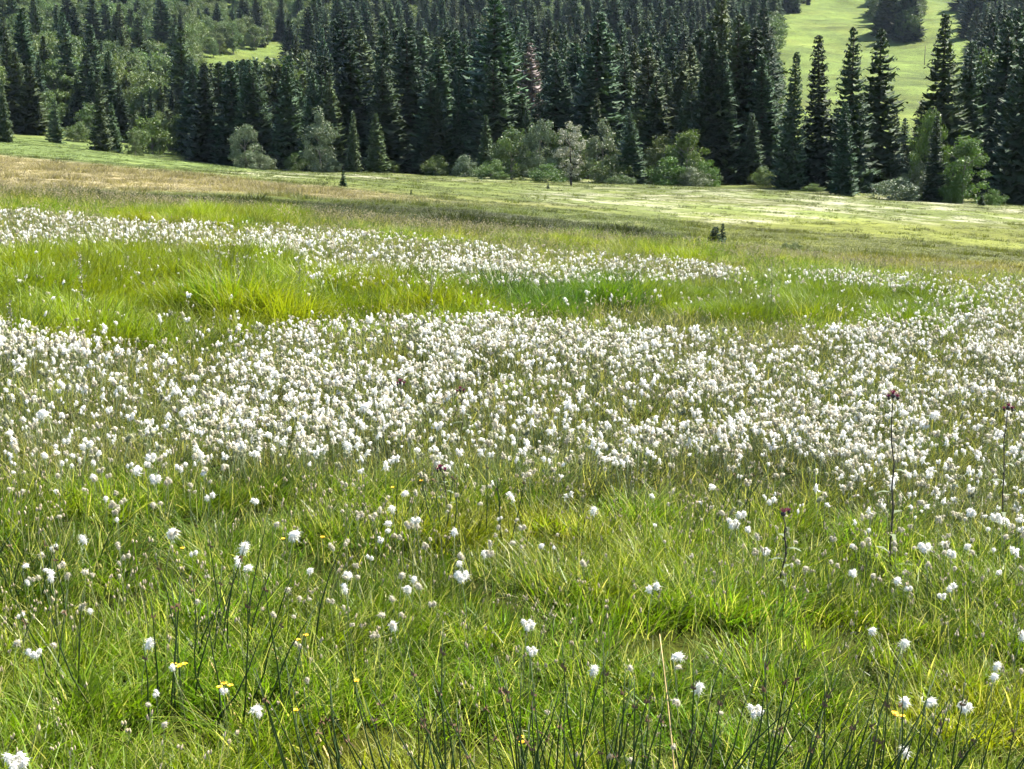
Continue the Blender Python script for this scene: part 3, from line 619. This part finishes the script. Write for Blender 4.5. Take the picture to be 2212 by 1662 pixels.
st(SPR[2], 'spruce_tree', 2078, 216, 90, 'dark spruce close on the right of the tallest one', 'spruce', 1.15)
st(SPR[0], 'spruce_tree', 2160, 222, 40, 'dark spruce near the right border behind the leaning pale tree', 'spruce', 1.2)
st(SPR[2], 'spruce_tree', 2205, 200, 70, 'dark spruce cut by the right border of the picture', 'spruce', 1.2)
st(SPR[3], 'spruce_tree', 1985, 216, 215, 'shorter spruce in the gap of the right clump', 'spruce', 1.3)
st(SPR[4], 'spruce_tree', 2022, 186, 250, 'young narrow spruce in front of the right clump beside the bush', 'spruce', 1.15)
for (x_, Y_, t_, w_, l_) in [(1740, 226, 250, 1.5, 'short dark spruce in the gap between first and second of the right row'), (1800, 228, 235, 1.5, 'short dark spruce behind the second and third of the right row'), (1862, 226, 200, 1.4, 'dark spruce in the gap between third and fourth of the right row'),
                             (1930, 226, 232, 1.4, 'dark middle-high spruce at the right end of the row'), (1950, 236, 255, 1.5, 'short spruce in the dark corner left of the right clump'), (1690, 222, 300, 1.6, 'low dark spruce at the foot of the bright strip'), (1770, 232, 290, 1.7, 'lowest spruce hidden in the shade of the right row'), (2110, 224, 150, 1.2, 'dark spruce directly behind the fresh green tree'), (2180, 214, 150, 1.3, 'shadowed spruce right of the fresh green tree'), (1900, 222, 300, 1.7, 'low dark spruce in the shade under the fourth of the right row')]:
    st(SPR[int(x_) % 6], 'spruce_tree', x_, Y_, t_, l_, 'spruce', w_)
st(GRN[0], 'green_tree', 2084, 186, 292, 'fresh green broadleaf tree at the front right beside the young spruce', 'tree', 1.0)
st(GRN[1], 'green_tree', 2008, 192, 232, 'pale leafy tree half hidden behind the young spruce', 'tree', .6)
st(BSH[0], 'willow_bush', 1938, 184, 388, 'low grey-green round bush at the foot of the right trees', 'bush', 1.5)
st(TINY[0], 'young_spruce', 2127, 180, 418, 'tiny dark young conifer right of the fresh green tree', 'spruce', 1.2)
st(BRD[1], 'broadleaf_tree', 2140, 235, 120, 'tall leaning pale broadleaf tree between the right spruces', 'tree', .55)
# centre
st(BIR, 'grey_birch', 1234, 178, 262, 'pale grey thin-leaved birch with dark trunk standing before the wood', 'birch', 1.0)
st(SPR[2], 'spruce_tree', 1362, 205, 240, 'broad front spruce among the light bushes in the middle', 'spruce', 1.5)
st(GRN[0], 'green_tree', 1484, 205, 278, 'light green broadleaf tree at the right end of the bush belt', 'tree', 1.05)
st(MIX[1], 'broadleaf_tree', 1432, 212, 288, 'olive broadleaf tree left of the light green one', 'tree', .9)
st(BSH[2], 'scrub_bush', 1524, 203, 352, 'small light bush at the far right end of the bush belt', 'bush', .9)
st(WIL[1], 'willow_bush', 1302, 212, 272, 'pale rounded broadleaf tree right of the grey birch', 'tree', .8)
st(MIX[0], 'broadleaf_tree', 1232, 215, 264, 'rounded yellow-green tree right behind the grey birch', 'tree', .9)
st(WIL[0], 'willow_bush', 1165, 214, 258, 'pale upright willow left of the grey birch', 'tree', .7)
st(MIX[1], 'broadleaf_tree', 1105, 216, 272, 'rounded dull green tree at the left of the bush belt', 'tree', .95)
st(BSH[0], 'willow_bush', 1005, 222, 340, 'small pale willow bush at the dark wood edge', 'bush', .9)
st(YSP[0], 'spruce_tree', 1050, 228, 248, 'greyish half-bare spruce behind the small willow bush', 'spruce', .9)
st(BSH[1], 'scrub_bush', 1060, 212, 345, 'low bush in front of the bush belt, left', 'bush', 1.1)
st(BSH[2], 'scrub_bush', 1180, 200, 358, 'low yellow-green scrub at the foot of the grey birch', 'bush', 1.5)
st(BSH[1], 'scrub_bush', 1345, 198, 378, 'very low scrub at the foot of the broad front spruce', 'bush', 2.0)
st(SPR[3], 'spruce_tree', 1288, 228, 200, 'lit greenish spruce rising behind the pale rounded tree', 'spruce', 1.0)
st(DEAD, 'dead_spruce', 1142, 258, 92, 'dead reddish grey spruce without needles in the middle of the wood', 'dead tree', 1.7)
st(YSP[0], 'spruce_tree', 812, 238, 245, 'sunlit yellowish spruce at the front edge, right of its two dark neighbours', 'spruce', 1.15)
st(YSP[1], 'spruce_tree', 762, 240, 240, 'dull green spruce at the front edge left of the sunlit one', 'spruce', .8)
st(WIL[1], 'willow_bush', 692, 240, 248, 'tall grey-green willow at the front edge of the wood', 'tree', .75)
st(WIL[0], 'willow_bush', 530, 240, 268, 'pale grey-green willow standing out before the dark wood at the left', 'tree', .85)
st(BSH[0], 'willow_bush', 568, 238, 336, 'low willow bush beside the pale willow', 'bush', 1.2)
for (x_, Y_, t_, k_, w_, l_) in [(1320, 204, 335, 1, 1.0, 'olive bush between pale tree and broad front spruce'),                                  (1450, 202, 345, 2, 1.1, 'yellow-green bush below the light green tree'), (1500, 200, 365, 0, 1.1, 'low pale bush below the right end of the belt'), (1085, 210, 372, 2, 1.2, 'very low light green scrub at the left end of the belt'), (940, 236, 335, 1, .9, 'dark olive bush in the wood edge left of the small willow'), (640, 244, 330, 1, .9, 'dark olive bush between the two tall willows'), (720, 238, 345, 0, .8, 'pale bush at the foot of the tall grey-green willow'), (850, 240, 350, 2, .8, 'light bush at the right foot of the sunlit spruce'),
                                 (1655, 206, 360, 1, .9, 'small bush in the shade left of the right row'), (1990, 190, 360, 0, .8, 'pale bush between round bush and young spruce'), (2060, 184, 395, 2, .8, 'fresh green low bush under the green tree'), (2150, 184, 412, 2, 1.0, 'low bright scrub near the right border'), (1760, 196, 398, 2, 1.6, 'low light green scrub before the right row'), (330, 300, 262, 2, 1.0, 'light scrub at the back of the left meadow'), (170, 315, 262, 1, .9, 'olive scrub left of the spruce pair')]:
    st(BSH[k_], 'scrub_bush', x_, Y_, t_, l_, 'bush', w_)
# left valley
st(YSP[1], 'spruce_tree', 14, 262, 172, 'grey-green spruce cut by the left border of the picture', 'spruce', .8)
st(YSP[0], 'spruce_tree', 122, 300, 212, 'single spruce standing free on the small left meadow', 'spruce', 1.1)
st(YSP[1], 'spruce_tree', 218, 262, 192, 'greyish spruce of the pair on the left meadow', 'spruce', 1.1)
st(YSP[0], 'spruce_tree', 246, 266, 222, 'shorter spruce of the pair on the left meadow', 'spruce', 1.0)
st(MIX[0], 'broadleaf_tree', 292, 268, 282, 'small yellowish broadleaf tree beside the spruce pair', 'tree', .9)
st(MIX[1], 'broadleaf_tree', 345, 305, 238, 'olive tree at the back of the left meadow', 'tree', .8)
st(GRN[0], 'green_tree', 392, 308, 246, 'light green bush at the corner where the wood begins', 'bush', .9)
for (x, y, hpx, lab, wd) in [(742, 403, 36, 'dark young spruce alone on the straw-coloured slope', .95), (888, 421, 13, 'tiny dark conifer seedling right of the lone young spruce', 1.0),
                         (122, 349, 10, 'very small dark conifer at the crest of the straw slope', 1.2), (301, 366, 9, 'very small dark conifer on the pale meadow, left', 1.0), (1184, 408, 14, 'small dark conifer left of the grey birch trunk', 1.0)]:
    X, Y = on_ground(x, y, 0, 20); k_ = TINY[0]; r = place(k_, 'young_spruce', X, Y, hpx * Y / FPX, lab, 'spruce', None, wd)
place(TINY[0], 'young_spruce', at_depth(1550, 50.), 50., .72, 'dark squat conifer alone on the golden green slope', 'spruce', None, 2.1); place(TINY[0], 'young_spruce', at_depth(1566, 50.3), 50.3, .86, 'thin dark seedling rising from the lone squat conifer', 'spruce', None, .8)
X, Y = at_depth(1716, 54.), 54.; place(BSH[1], 'scrub_bush', X, Y, .42, 'low dark shrub on the meadow right of the young conifer', 'bush', None, 1.3)

# the wood: candidates over the hillside, those that show largest as trees of their own
rng = np.random.default_rng(9)
def front_depth(x): return np.interp(x, [-700, 0, 100, 300, 420, 440, 520, 700, 900, 1250, 1420, 1540, 1690, 2090, 2120, 2900], [300, 300, 325, 325, 318, 268, 255, 248, 243, 235, 228, 212, 206, 225, 215, 205])
cand = []
Yr = 200.
while Yr < 1150:
    sp_ = 5.6 + (Yr - 200) * .0072
    for xw in np.arange(-.50 * Yr, .50 * Yr, sp_):
        cand.append((xw + sp_ * (rng.random() - .5) * 1.5, Yr + sp_ * (rng.random() - .5) * 1.5))
    Yr += sp_ * .95
cd = np.array(cand); X, Y = cd.T; Z = ground(X, Y); bx, by, _ = project(X, Y, Z)
ok = Y > front_depth(bx) + 4 * (fbm(X * .08, Y * .08, 2) - .5) * 4
# clearings: the small left pasture and the big right one with its belts of trees
lc = (bx > 425) & (bx < 600 + 25 * (fbm(X * .03, Y * .03) - .5)) & (Y > 335) & (by > np.interp(bx, [430, 610], [128, 88]))
ok &= ~((bx > 425) & (bx < 628) & (Y > 345) & (by > np.interp(bx, [430, 610], [136, 98])))
edge = 1672 + 50 * (fbm(X * .02 + 4, Y * .02) - .5)
past = (bx > edge) & (bx < np.interp(Y, [200, 300, 600, 800], [2105, 2105, 2095, 2085]))
past &= ~((by < np.interp(bx, [1660, 1760, 1770], [52, 12, -60])))
belt = (bx > 1882) & (bx < 1992) & (by < np.interp(bx, [1880, 1990], [96, 88])) & (by > -200)
ok &= ~(past & ~belt & (Y > 226))
ok &= ~((bx > 1660) & (bx < 2110) & (Y <= 226))                   # the right row is placed by hand
for (sx_, sY) in SOLO: ok &= ~((np.abs(bx - sx_) < 16) & (np.abs(Y - sY) < 6))
X, Y, Z, bx, by = [a[ok] for a in (X, Y, Z, bx, by)]; n = len(X)
# species: broadleaf in the upper left and scattered through the slope
pb = np.clip(.07 + .30 * (1 - sstep(600, 720, bx)) * sstep(335, 380, Y) + .22 * sstep(520, 700, Y) + .6 * (1 - sstep(560, 760, bx + 120 * (fbm(X * .02, Y * .02) - .5))) * sstep(330, 440, Y) * sstep(.36, .56, fbm(X * .018 + 3, Y * .018, 3)) + .30 * sstep(.52, .68, fbm(X * .02 + 30, Y * .02, 3)) * sstep(300, 380, Y), 0, .9)
isb = rng.random(n) < pb
hgt = np.where(isb, rng.normal(13.5, 2.2, n), rng.normal(19.5, 5.0, n)); hgt = np.clip(hgt, 8, 30)
fr = Y - front_depth(bx)
hgt *= np.where((bx < 430) & (fr < 30), .66, 1) * np.where((bx > 430) & (bx < 640), .8, 1) * np.where(fr < 8, .92, 1)
# lower the trees in front of the little left pasture so it shows above them
mt = (bx > 425) & (bx < 625) & (Y < 346)
hgt = np.where(mt, np.minimum((by - np.interp(bx, [430, 600], [146, 128]) - rng.random(n) ** 2 * 34) * Y / FPX, 23), hgt); hgt = np.maximum(hgt, 5)
dn = (np.abs(bx - 1142) < 44) & (Y < 262); hgt = np.where(dn, np.minimum(hgt, np.maximum((by - 212 + rng.random(n) * 20) * Y / FPX, 5)), hgt)
wide = np.where(isb, rng.normal(1.0, .12, n), rng.normal(1.45, .3, n)).clip(.8, 2.2)
kind = np.where(isb, 6 + rng.integers(0, 4, n), rng.integers(0, 6, n))
# how much of each shows: paint them far to near as simple triangles / ovals on a coarse raster
W_, H_ = 553, 300; idb = np.full((H_, W_), -1, np.int32)
for i in np.argsort(-Y):
    f4 = FPX / Y[i] / 4; cx_ = bx[i] / 4; b_ = by[i] / 4; t_ = b_ - hgt[i] * f4; r_ = (3.4 if isb[i] else 2.4) * hgt[i] / (12. if isb[i] else 20.) * wide[i] * f4
    for yy_ in range(max(0, int(t_)), min(H_, int(b_) + 1)):
        q_ = (yy_ - t_) / max(b_ - t_, 1); hw = r_ * (q_ if not isb[i] else math.sqrt(max(0, 1 - (2 * q_ - 1) ** 2)))
        x0, x1 = int(max(0, cx_ - hw)), int(min(W_, cx_ + hw + 1))
        if x1 > x0: idb[yy_, x0:x1] = i
cnt = np.bincount(idb[idb >= 0], minlength=n)
def zone_label(i):
    x = bx[i]
    where = ['at the far left', 'above the small left meadow', 'below the small left pasture', 'above the sunlit front spruce', 'left of the dead grey spruce', 'around the dead grey spruce', 'above the broad front spruce', 'near the edge of the right pasture',
             'between the two bright pastures', 'beside the right border'][int(np.searchsorted([150, 430, 640, 880, 1080, 1220, 1420, 1690, 2040], x))]
    size = 'tall' if hgt[i] > (14.5 if isb[i] else 22) else 'short' if hgt[i] < (11.5 if isb[i] else 17.5) else 'middle-sized'
    form = 'broad' if wide[i] > (1.06 if isb[i] else 1.42) else 'slender'
    row = 'front row of the wood' if fr[i] < 14 else 'second rows of the wood' if fr[i] < 60 else 'middle slope of the wood' if fr[i] < 220 else 'upper slope of the wood'
    if isb[i]: t = f'{size} {form} rounded broadleaf tree'
    else: t = f'{size} {form} {"olive" if kind[i] in (3, 5) else "dark"} spruce'
    return f'{t}, {row}, {where}', f'{t} {row} {where}'
ordr = np.argsort(-cnt); own = set()
for sel, lim in ((~isb, 262), (isb, 200)):
    kcount = 0
    for i in ordr:
        if sel[i] and cnt[i] > 3 and kcount < lim: own.add(int(i)); kcount += 1
TREES = SPR + BRD
for i in own:
    lab, gr = zone_label(i); lab = lab.replace(' of the wood', '') if len(lab.replace('-', ' ').split()) > 16 else lab
    place(TREES[kind[i]], 'broadleaf_tree' if isb[i] else 'spruce_tree', float(X[i]), float(Y[i]), float(hgt[i]), lab, 'tree' if isb[i] else 'spruce', gr, float(wide[i]))
rest = np.array([i for i in range(n) if i not in own]); tp_ = [join_mesh('wood_tree', [t, c]) for t, c, _ in TREES]
s = hgt[rest] / np.where(isb[rest], 12., 20.)
scatter('wood', tp_, np.stack([X, Y, Z], 1)[rest], np.stack([rng.normal(0, .02, len(rest)), rng.normal(0, .02, len(rest)), rng.random(len(rest)) * 6.28], 1), np.stack([s * wide[rest], s * wide[rest], s], 1), kind[rest], np.ones((len(rest), 3)),
        'dense mass of spruces and leafy trees deeper in the hillside wood', 'wood')
print('wood', n, 'own', len(own))
# the thin pole on the far pasture
Y = 560.; X = at_depth(1987, Y); b = MB(); b.tube([(0, 0, -.5), (0, 0, 3.5), (.03, 0, 7.2)], [.16, .14, .11], 8)
po = obj('wooden_pole', b.mesh('wooden_pole', M['pole'], True)); po.location = (X, Y, gz(X, Y)); tag(po, 'thin weathered pole standing on the far right pasture', 'pole')

# ------------------------------------------------------------------ rushes, each stem a part
rng = np.random.default_rng(31)
stem_lib = []
for k in range(8):
    b = MB(); z = np.linspace(0, 1, 6); bd = (.10 + .22 * rng.random()) * (1 if k % 2 else -.4)
    b.tube(np.stack([bd * z ** 2 * .35, rng.normal(0, .01, 6), z], 1), (.0041 * (1 - .8 * z ** 1.5) + .0005), 5); 
    if k % 2 == 0:
        zc = .80 + .06 * rng.random(); xc = bd * zc ** 2 * .35
        for j in range(7):
            e = rng.normal(size=3) * [1, 1, .02]; e[:2] /= np.linalg.norm(e[:2]) + 1e-9; p_ = np.array([xc, 0, zc]); t_ = p_ + e * [.012, .012, 1] + [0, 0, (rng.random() - .3) * .035]
            b.add(np.stack([p_, p_ + [0, 0, .012], t_ + [0, .003, .006], t_ + [0, -.003, -.006]]), [(0, 1, 2, 3)], .5, 1)
    stem_lib.append(b.mesh('rush_stem', [M['rush'], M['bract']], True))
def rush(px, py, Y, n, lean, spread, h0, h1, label, R=.10):
    if Y is None: X, Y = on_ground(px, py)
    else: Y *= 1.68; X = ray(px, py)[0] * Y
    h0 *= 1.3; h1 *= 1.32; R *= 2.3; n = int(n * .85)
    r = empty('rush_tuft', (X, Y, gz(X, Y) - .02)); tag(r, label, 'rush', 'rush tufts')
    for k in range(n):
        o = obj('stem', stem_lib[k % 8], r); a = rng.random() * 6.28; rr = R * math.sqrt(rng.random()); o.location = (rr * math.cos(a) * 1.6, rr * math.sin(a), 0)
        h = h0 + (h1 - h0) * rng.random(); o.scale = (1, 1, h); o.rotation_euler = (rng.normal(0, .14), lean + rng.normal(0, spread * 1.35), rng.normal(0, .5))
rush(1010, 1600, 2.95, 26, -.22, .10, .34, .60, 'dark rush tuft at the bottom middle, left half, leaning left')
rush(1180, 1600, 2.95, 30, -.04, .12, .34, .62, 'thick dark rush tuft at the bottom middle standing almost upright')
rush(800, 1600, 2.9, 24, -.38, .08, .34, .58, 'dark rush tuft at the bottom left of the middle, strongly slanted')
rush(1650, 1600, 2.95, 22, .26, .09, .38, .66, 'dark rush tuft at the bottom right slanting to the right')
rush(1800, 1600, 3.0, 22, .22, .10, .38, .64, 'dark rush tuft beside the yellow flowers slanting right')
rush(2010, 1600, 3.05, 16, .36, .10, .38, .62, 'sparse dark rushes in the bottom right corner')
rush(430, 1560, None, 15, .12, .12, .36, .56, 'tall dark rush tuft on the left front below the white heads')
rush(520, 1430, None, 15, .18, .12, .36, .56, 'dark rush tuft around the leaning white heads at the left')
rush(250, 1520, None, 8, -.05, .16, .34, .52, 'thin rush tuft at the left by the narrow white head')
rush(1380, 1600, 3.0, 20, .02, .14, .30, .5, 'short rushes between the two bottom tufts near the straw stalk')
rush(30, 1330, None, 16, .1, .2, .26, .4, 'dark rush clump at the left border in shade')
rush(980, 1180, None, 14, .02, .14, .3, .48, 'small dark rush tuft in the front of the main drift, middle')
rush(1580, 1170, None, 12, .05, .14, .3, .45, 'small dark rush tuft left of the pink thistle bud')

# ------------------------------------------------------------------ thistles
def thistle(px, ytop, py_base, h, label, bud=False, s=1.0):
    h *= 1.45; X, Y = on_ground(px, ytop, h); r = empty('thistle', (X, Y, gz(X, Y)), rng.normal(0, .3)); tag(r, label, 'thistle')
    b = MB(); z = np.linspace(0, h - .012, 9); wv = np.cumsum(rng.normal(0, .009, 9)); b.tube(np.stack([wv, wv * .4, z], 1), (.0044 - .0022 * z / h) * s, 6)
    for k in range(14):                                     # spines and ribs along the stem
        zz = h * (.15 + .75 * rng.random()); a = rng.random() * 6.28; x0 = np.interp(zz, z, wv); c, sn = math.cos(a), math.sin(a)
        b.add([(x0, 0, zz - .012), (x0 + .012 * c, .012 * sn, zz), (x0, 0, zz + .012)], [(0, 1, 2)])
    obj('stem', b.mesh('thistle_stem', M['thistle_stem'], True), r)
    tip = np.array([wv[-1], wv[-1] * .4, h - .012])
    for k, (ox, oz, sz) in enumerate([(0, .0, 1.0)] + ([(.028, -.012, .75), (-.024, -.016, .7)] if not bud else [(.035, .012, .6)])):
        c = tip + [ox, (k - 1) * .008, oz]; q_ = MB(); rr = .0105 * sz * s
        q_.tube([c - [0, 0, .008], c + [0, 0, .002], c + [0, 0, .012 * sz], c + [0, 0, .018 * sz]], [rr * .35, rr, rr * .95, rr * .6], 8)
        cup = obj('flower_head', q_.mesh('thistle_cup', M['thistle_stem'], True), r); t_ = MB()
        for j in range(46):
            d = rng.normal(size=3) * [.55, .55, .25] + [0, 0, 1]; d /= np.linalg.norm(d); p = c + [0, 0, .014 * sz]; l = (.014 + .012 * rng.random()) * sz * s; e = np.cross(d, rng.normal(size=3)); e /= np.linalg.norm(e)
            t_.add(np.stack([p - e * .0012 + d * .004, p + e * .0012 + d * .004, p + d * l + e * .0009, p + d * l - e * .0009]), [(0, 1, 2, 3)])
        obj('florets', t_.mesh('thistle_florets', M['thistle_flower']), cup)
    for k in range(7):
        zz = h * (.05 + .8 * (k / 7) ** 1.2); a = k * 2.4; l = .11 * (1.1 - .75 * k / 7) * s; q_ = MB(); c, sn = math.cos(a), math.sin(a); m = 6; t = np.linspace(0, 1, m)
        wv_ = .018 * np.sin(t * 2.9 + .2) * np.array([1, .6, 1.2, .6, 1.1, .1]); ctr = np.stack([np.interp(zz, z, wv) + l * t * c, l * t * sn, zz + l * (.5 * t - .55 * t ** 2)], 1); sd_ = np.array([-sn, c, 0])
        q_.add(np.concatenate([ctr - sd_ * wv_[:, None], ctr + sd_ * wv_[:, None]]), [(i, i + m, i + m + 1, i + 1) for i in range(m - 1)]); obj('leaf', q_.mesh('thistle_leaf', M['thistle_leaf']), r)
thistle(1950, 852, 1215, .8, 'tall dark-stemmed thistle with crimson head standing in the drift at the right', s=1.5)
thistle(2182, 880, 1165, .66, 'second thistle with pale purple head near the right border', s=1.3)
thistle(995, 842, 970, .34, 'short thistle with pink head in the middle of the drift, right of two', s=1.1)
thistle(858, 826, 960, .34, 'thistle with dark purple head in the middle of the drift, left of two', s=1.2)
thistle(1700, 1108, 1230, .36, 'pink thistle bud on a dark stem in the green front meadow', True, 1.5)
thistle(972, 1012, 1040, .26, 'dark seeded thistle head at the lower edge of the drift', s=1.1)
# pale seeding spikes rising from the belt
def spike(px, ytop, h, label, s=1.0):
    h *= 1.3; X, Y = on_ground(px, ytop, h); r = empty('seeding_spike', (X, Y, gz(X, Y))); tag(r, label, 'plant', 'pale seeding spikes above the belt')
    b = MB(); b.tube([(0, 0, 0), (.006, 0, h * .5), (0, .004, h)], [.003, .0025, .0015], 5); obj('stem', b.mesh('spike_stem', M['thistle_stem'], True), r)
    for k in range(9):
        z = h * (.45 + .55 * k / 9); q_ = MB()
        for j in range(9):
            a = rng.random() * 6.28; rr = .006 + .038 * rng.random() ** 1.5 * (1.2 - .8 * k / 9); c = np.array([rr * math.cos(a), rr * math.sin(a), z + rng.normal(0, .03)]); e = rng.normal(size=3); e /= np.linalg.norm(e); l = .011 * s; f_ = np.cross(e, rng.normal(size=3)); f_ /= np.linalg.norm(f_)
            q_.add(np.stack([c - e * l, c - f_ * l * .6, c + e * l, c + f_ * l * .6]), [(0, 1, 2, 3)])
        obj('seed_cluster', q_.mesh('seed_cluster', M['spike']), r)
for (x, y, h, lab) in [(172, 540, .72, 'tallest grey seeding spike above the yellow-green belt at the left'), (472, 528, .66, 'pale seeding spike at the right end of the left yellow-green belt'), (645, 556, .5, 'short seeding spike before the far white band'), (1104, 552, .55, 'seeding spike inside the far white band, middle'), (1668, 566, .72, 'tall pale seeding spike on the right of the golden slope'), (20, 645, .6, 'pale seeding spike at the left border'), (512, 545, .6, 'seeding spike close to the right of another one at the left belt'), (932, 590, .6, 'seeding spike between far white band and belt, middle')]:
    spike(x, y, h, lab)

# ------------------------------------------------------------------ yellow flowers
def trefoil(px, py, heads, label):
    h = .24; X, Y = on_ground(px, py, h); r = empty('trefoil', (X, Y, gz(X, Y)), rng.random() * 6); tag(r, label, 'flower')
    for k in range(heads):
        ox, oy = (rng.random(2) - .5) * .06 * (heads > 1); hz = h + rng.normal(0, .012) * (heads > 1); b = MB(); b.tube([(0, 0, 0), (ox * .5, oy * .5, hz * .6), (ox, oy, hz)], [.0016, .0014, .001], 4)
        s_ = obj('stem', b.mesh('trefoil_stem', M['cotton_stem'], True), r)
        for j in range(5):
            a = j * 1.2566 + rng.random() * .5; c, sn = math.cos(a), math.sin(a); q_ = MB(); t = np.linspace(0, 1, 4); wv = .0065 * np.array([.4, 1, .95, .3]); l = .0135
            ctr = np.stack([ox + l * t * c, oy + l * t * sn, hz + .009 * np.sin(t * 2.2)], 1); sd_ = np.array([-sn, c, 0]); q_.add(np.concatenate([ctr - sd_ * wv[:, None], ctr + sd_ * wv[:, None]]), [(i, i + 4, i + 5, i + 1) for i in range(3)])
            obj('petal', q_.mesh('petal', M['yellow']), s_)
for (x, y, k, lab) in [(388, 1442, 4, 'group of deep yellow flowers at the left front, largest of the left ones'), (482, 1490, 3, 'yellow flowers low at the left crossed by a straw stalk'), (650, 1380, 2, 'pair of yellow flowers right of the tall left rushes'), (697, 1163, 1, 'single yellow flower right of the broad white head'), (612, 1168, 1, 'yellow flower right below the broad white head'),
                       (910, 1042, 1, 'small yellow flower at the lower edge of the drift'), (848, 1058, 1, 'very small yellow flower left of the one at the drift edge'), (1940, 1552, 5, 'orange-yellow flower cluster in the right-hand rushes'), (1120, 1608, 2, 'dull yellow flower at the bottom middle between rushes'), (395, 1190, 1, 'tiny yellow flower near the round white head'), (640, 1540, 1, 'tiny yellow flower below the pair at the left'), (770, 1475, 1, 'tiny orange-yellow flower in the grass left of the middle rushes')]:
    trefoil(x, y, k, lab)
# dry straw stalks lying over the grass
def stalk(x0, y0, Y0, x1, y1, Y1, label):
    Y0 *= 1.625; Y1 *= 1.625
    d0, d1 = ray(x0, y0), ray(x1, y1); A_ = np.array([d0[0] * Y0, Y0, CAMZ + d0[1] * Y0]); B_ = np.array([d1[0] * Y1, Y1, CAMZ + d1[1] * Y1])
    B_[2] = max(B_[2], gz(B_[0], B_[1])); ext = B_ + (B_ - A_) * 2.0; k = 0
    while B_[2] > gz(B_[0], B_[1]) - .01 and k < 80: B_ = B_ + (B_ - A_) * .04 - [0, 0, .004]; k += 1
    b = MB(); t = np.linspace(0, 1, 7)[:, None]; P_ = A_ * t + B_ * (1 - t); P_ = P_ + np.sin(t * 3.14) * np.array([.006, 0, .006]); o0 = B_.copy()
    b.tube(P_ - o0,   .0036 * (1.25 - .7 * t[:, 0]), 5); o = obj('dry_stalk', b.mesh('dry_stalk', M['stalk'], True)); o.location = o0; tag(o, label, 'stalk')
stalk(450, 1420, 3.75, 548, 1670, 3.3, 'long straw stalk slanting across the left front grass')
stalk(500, 1552, 3.5, 662, 1670, 3.25, 'straw stalk at the bottom left slanting to the right of the long one')
stalk(298, 1562, 3.5, 400, 1668, 3.2, 'straw stalk in the bottom left part, leftmost of three')
stalk(1425, 1370, 3.3, 1456, 1672, 3.1, 'upright pale straw stalk right of the middle rushes')
stalk(588, 1402, 3.9, 650, 1500, 3.6, 'short straw stalk below the pair of yellow flowers')

# ------------------------------------------------------------------ the air over the valley
b = MB(); x0, x1, y0, y1, z0, z1 = -1500, 1500, -60, 1290, -40, 330
b.add([(x, y, z) for z in (z0, z1) for y in (y0, y1) for x in (x0, x1)], [(0, 2, 3, 1), (4, 5, 7, 6), (0, 1, 5, 4), (2, 6, 7, 3), (0, 4, 6, 2), (1, 3, 7, 5)])
hm, hnt = mat('valley_haze'); pv = N(hnt, 'ShaderNodeVolumePrincipled'); pv.inputs['Color'].default_value = (.62, .78, 1, 1); pv.inputs['Density'].default_value = .000025; pv.inputs['Anisotropy'].default_value = .3
ho = N(hnt, 'ShaderNodeOutputMaterial'); hnt.links.new(pv.outputs[0], ho.inputs['Volume'])
USE_HAZE = True
if USE_HAZE:
    hz_ = obj('haze', b.mesh('haze', hm)); tag(hz_, 'thin bluish summer haze over the valley', 'haze', kind='stuff')
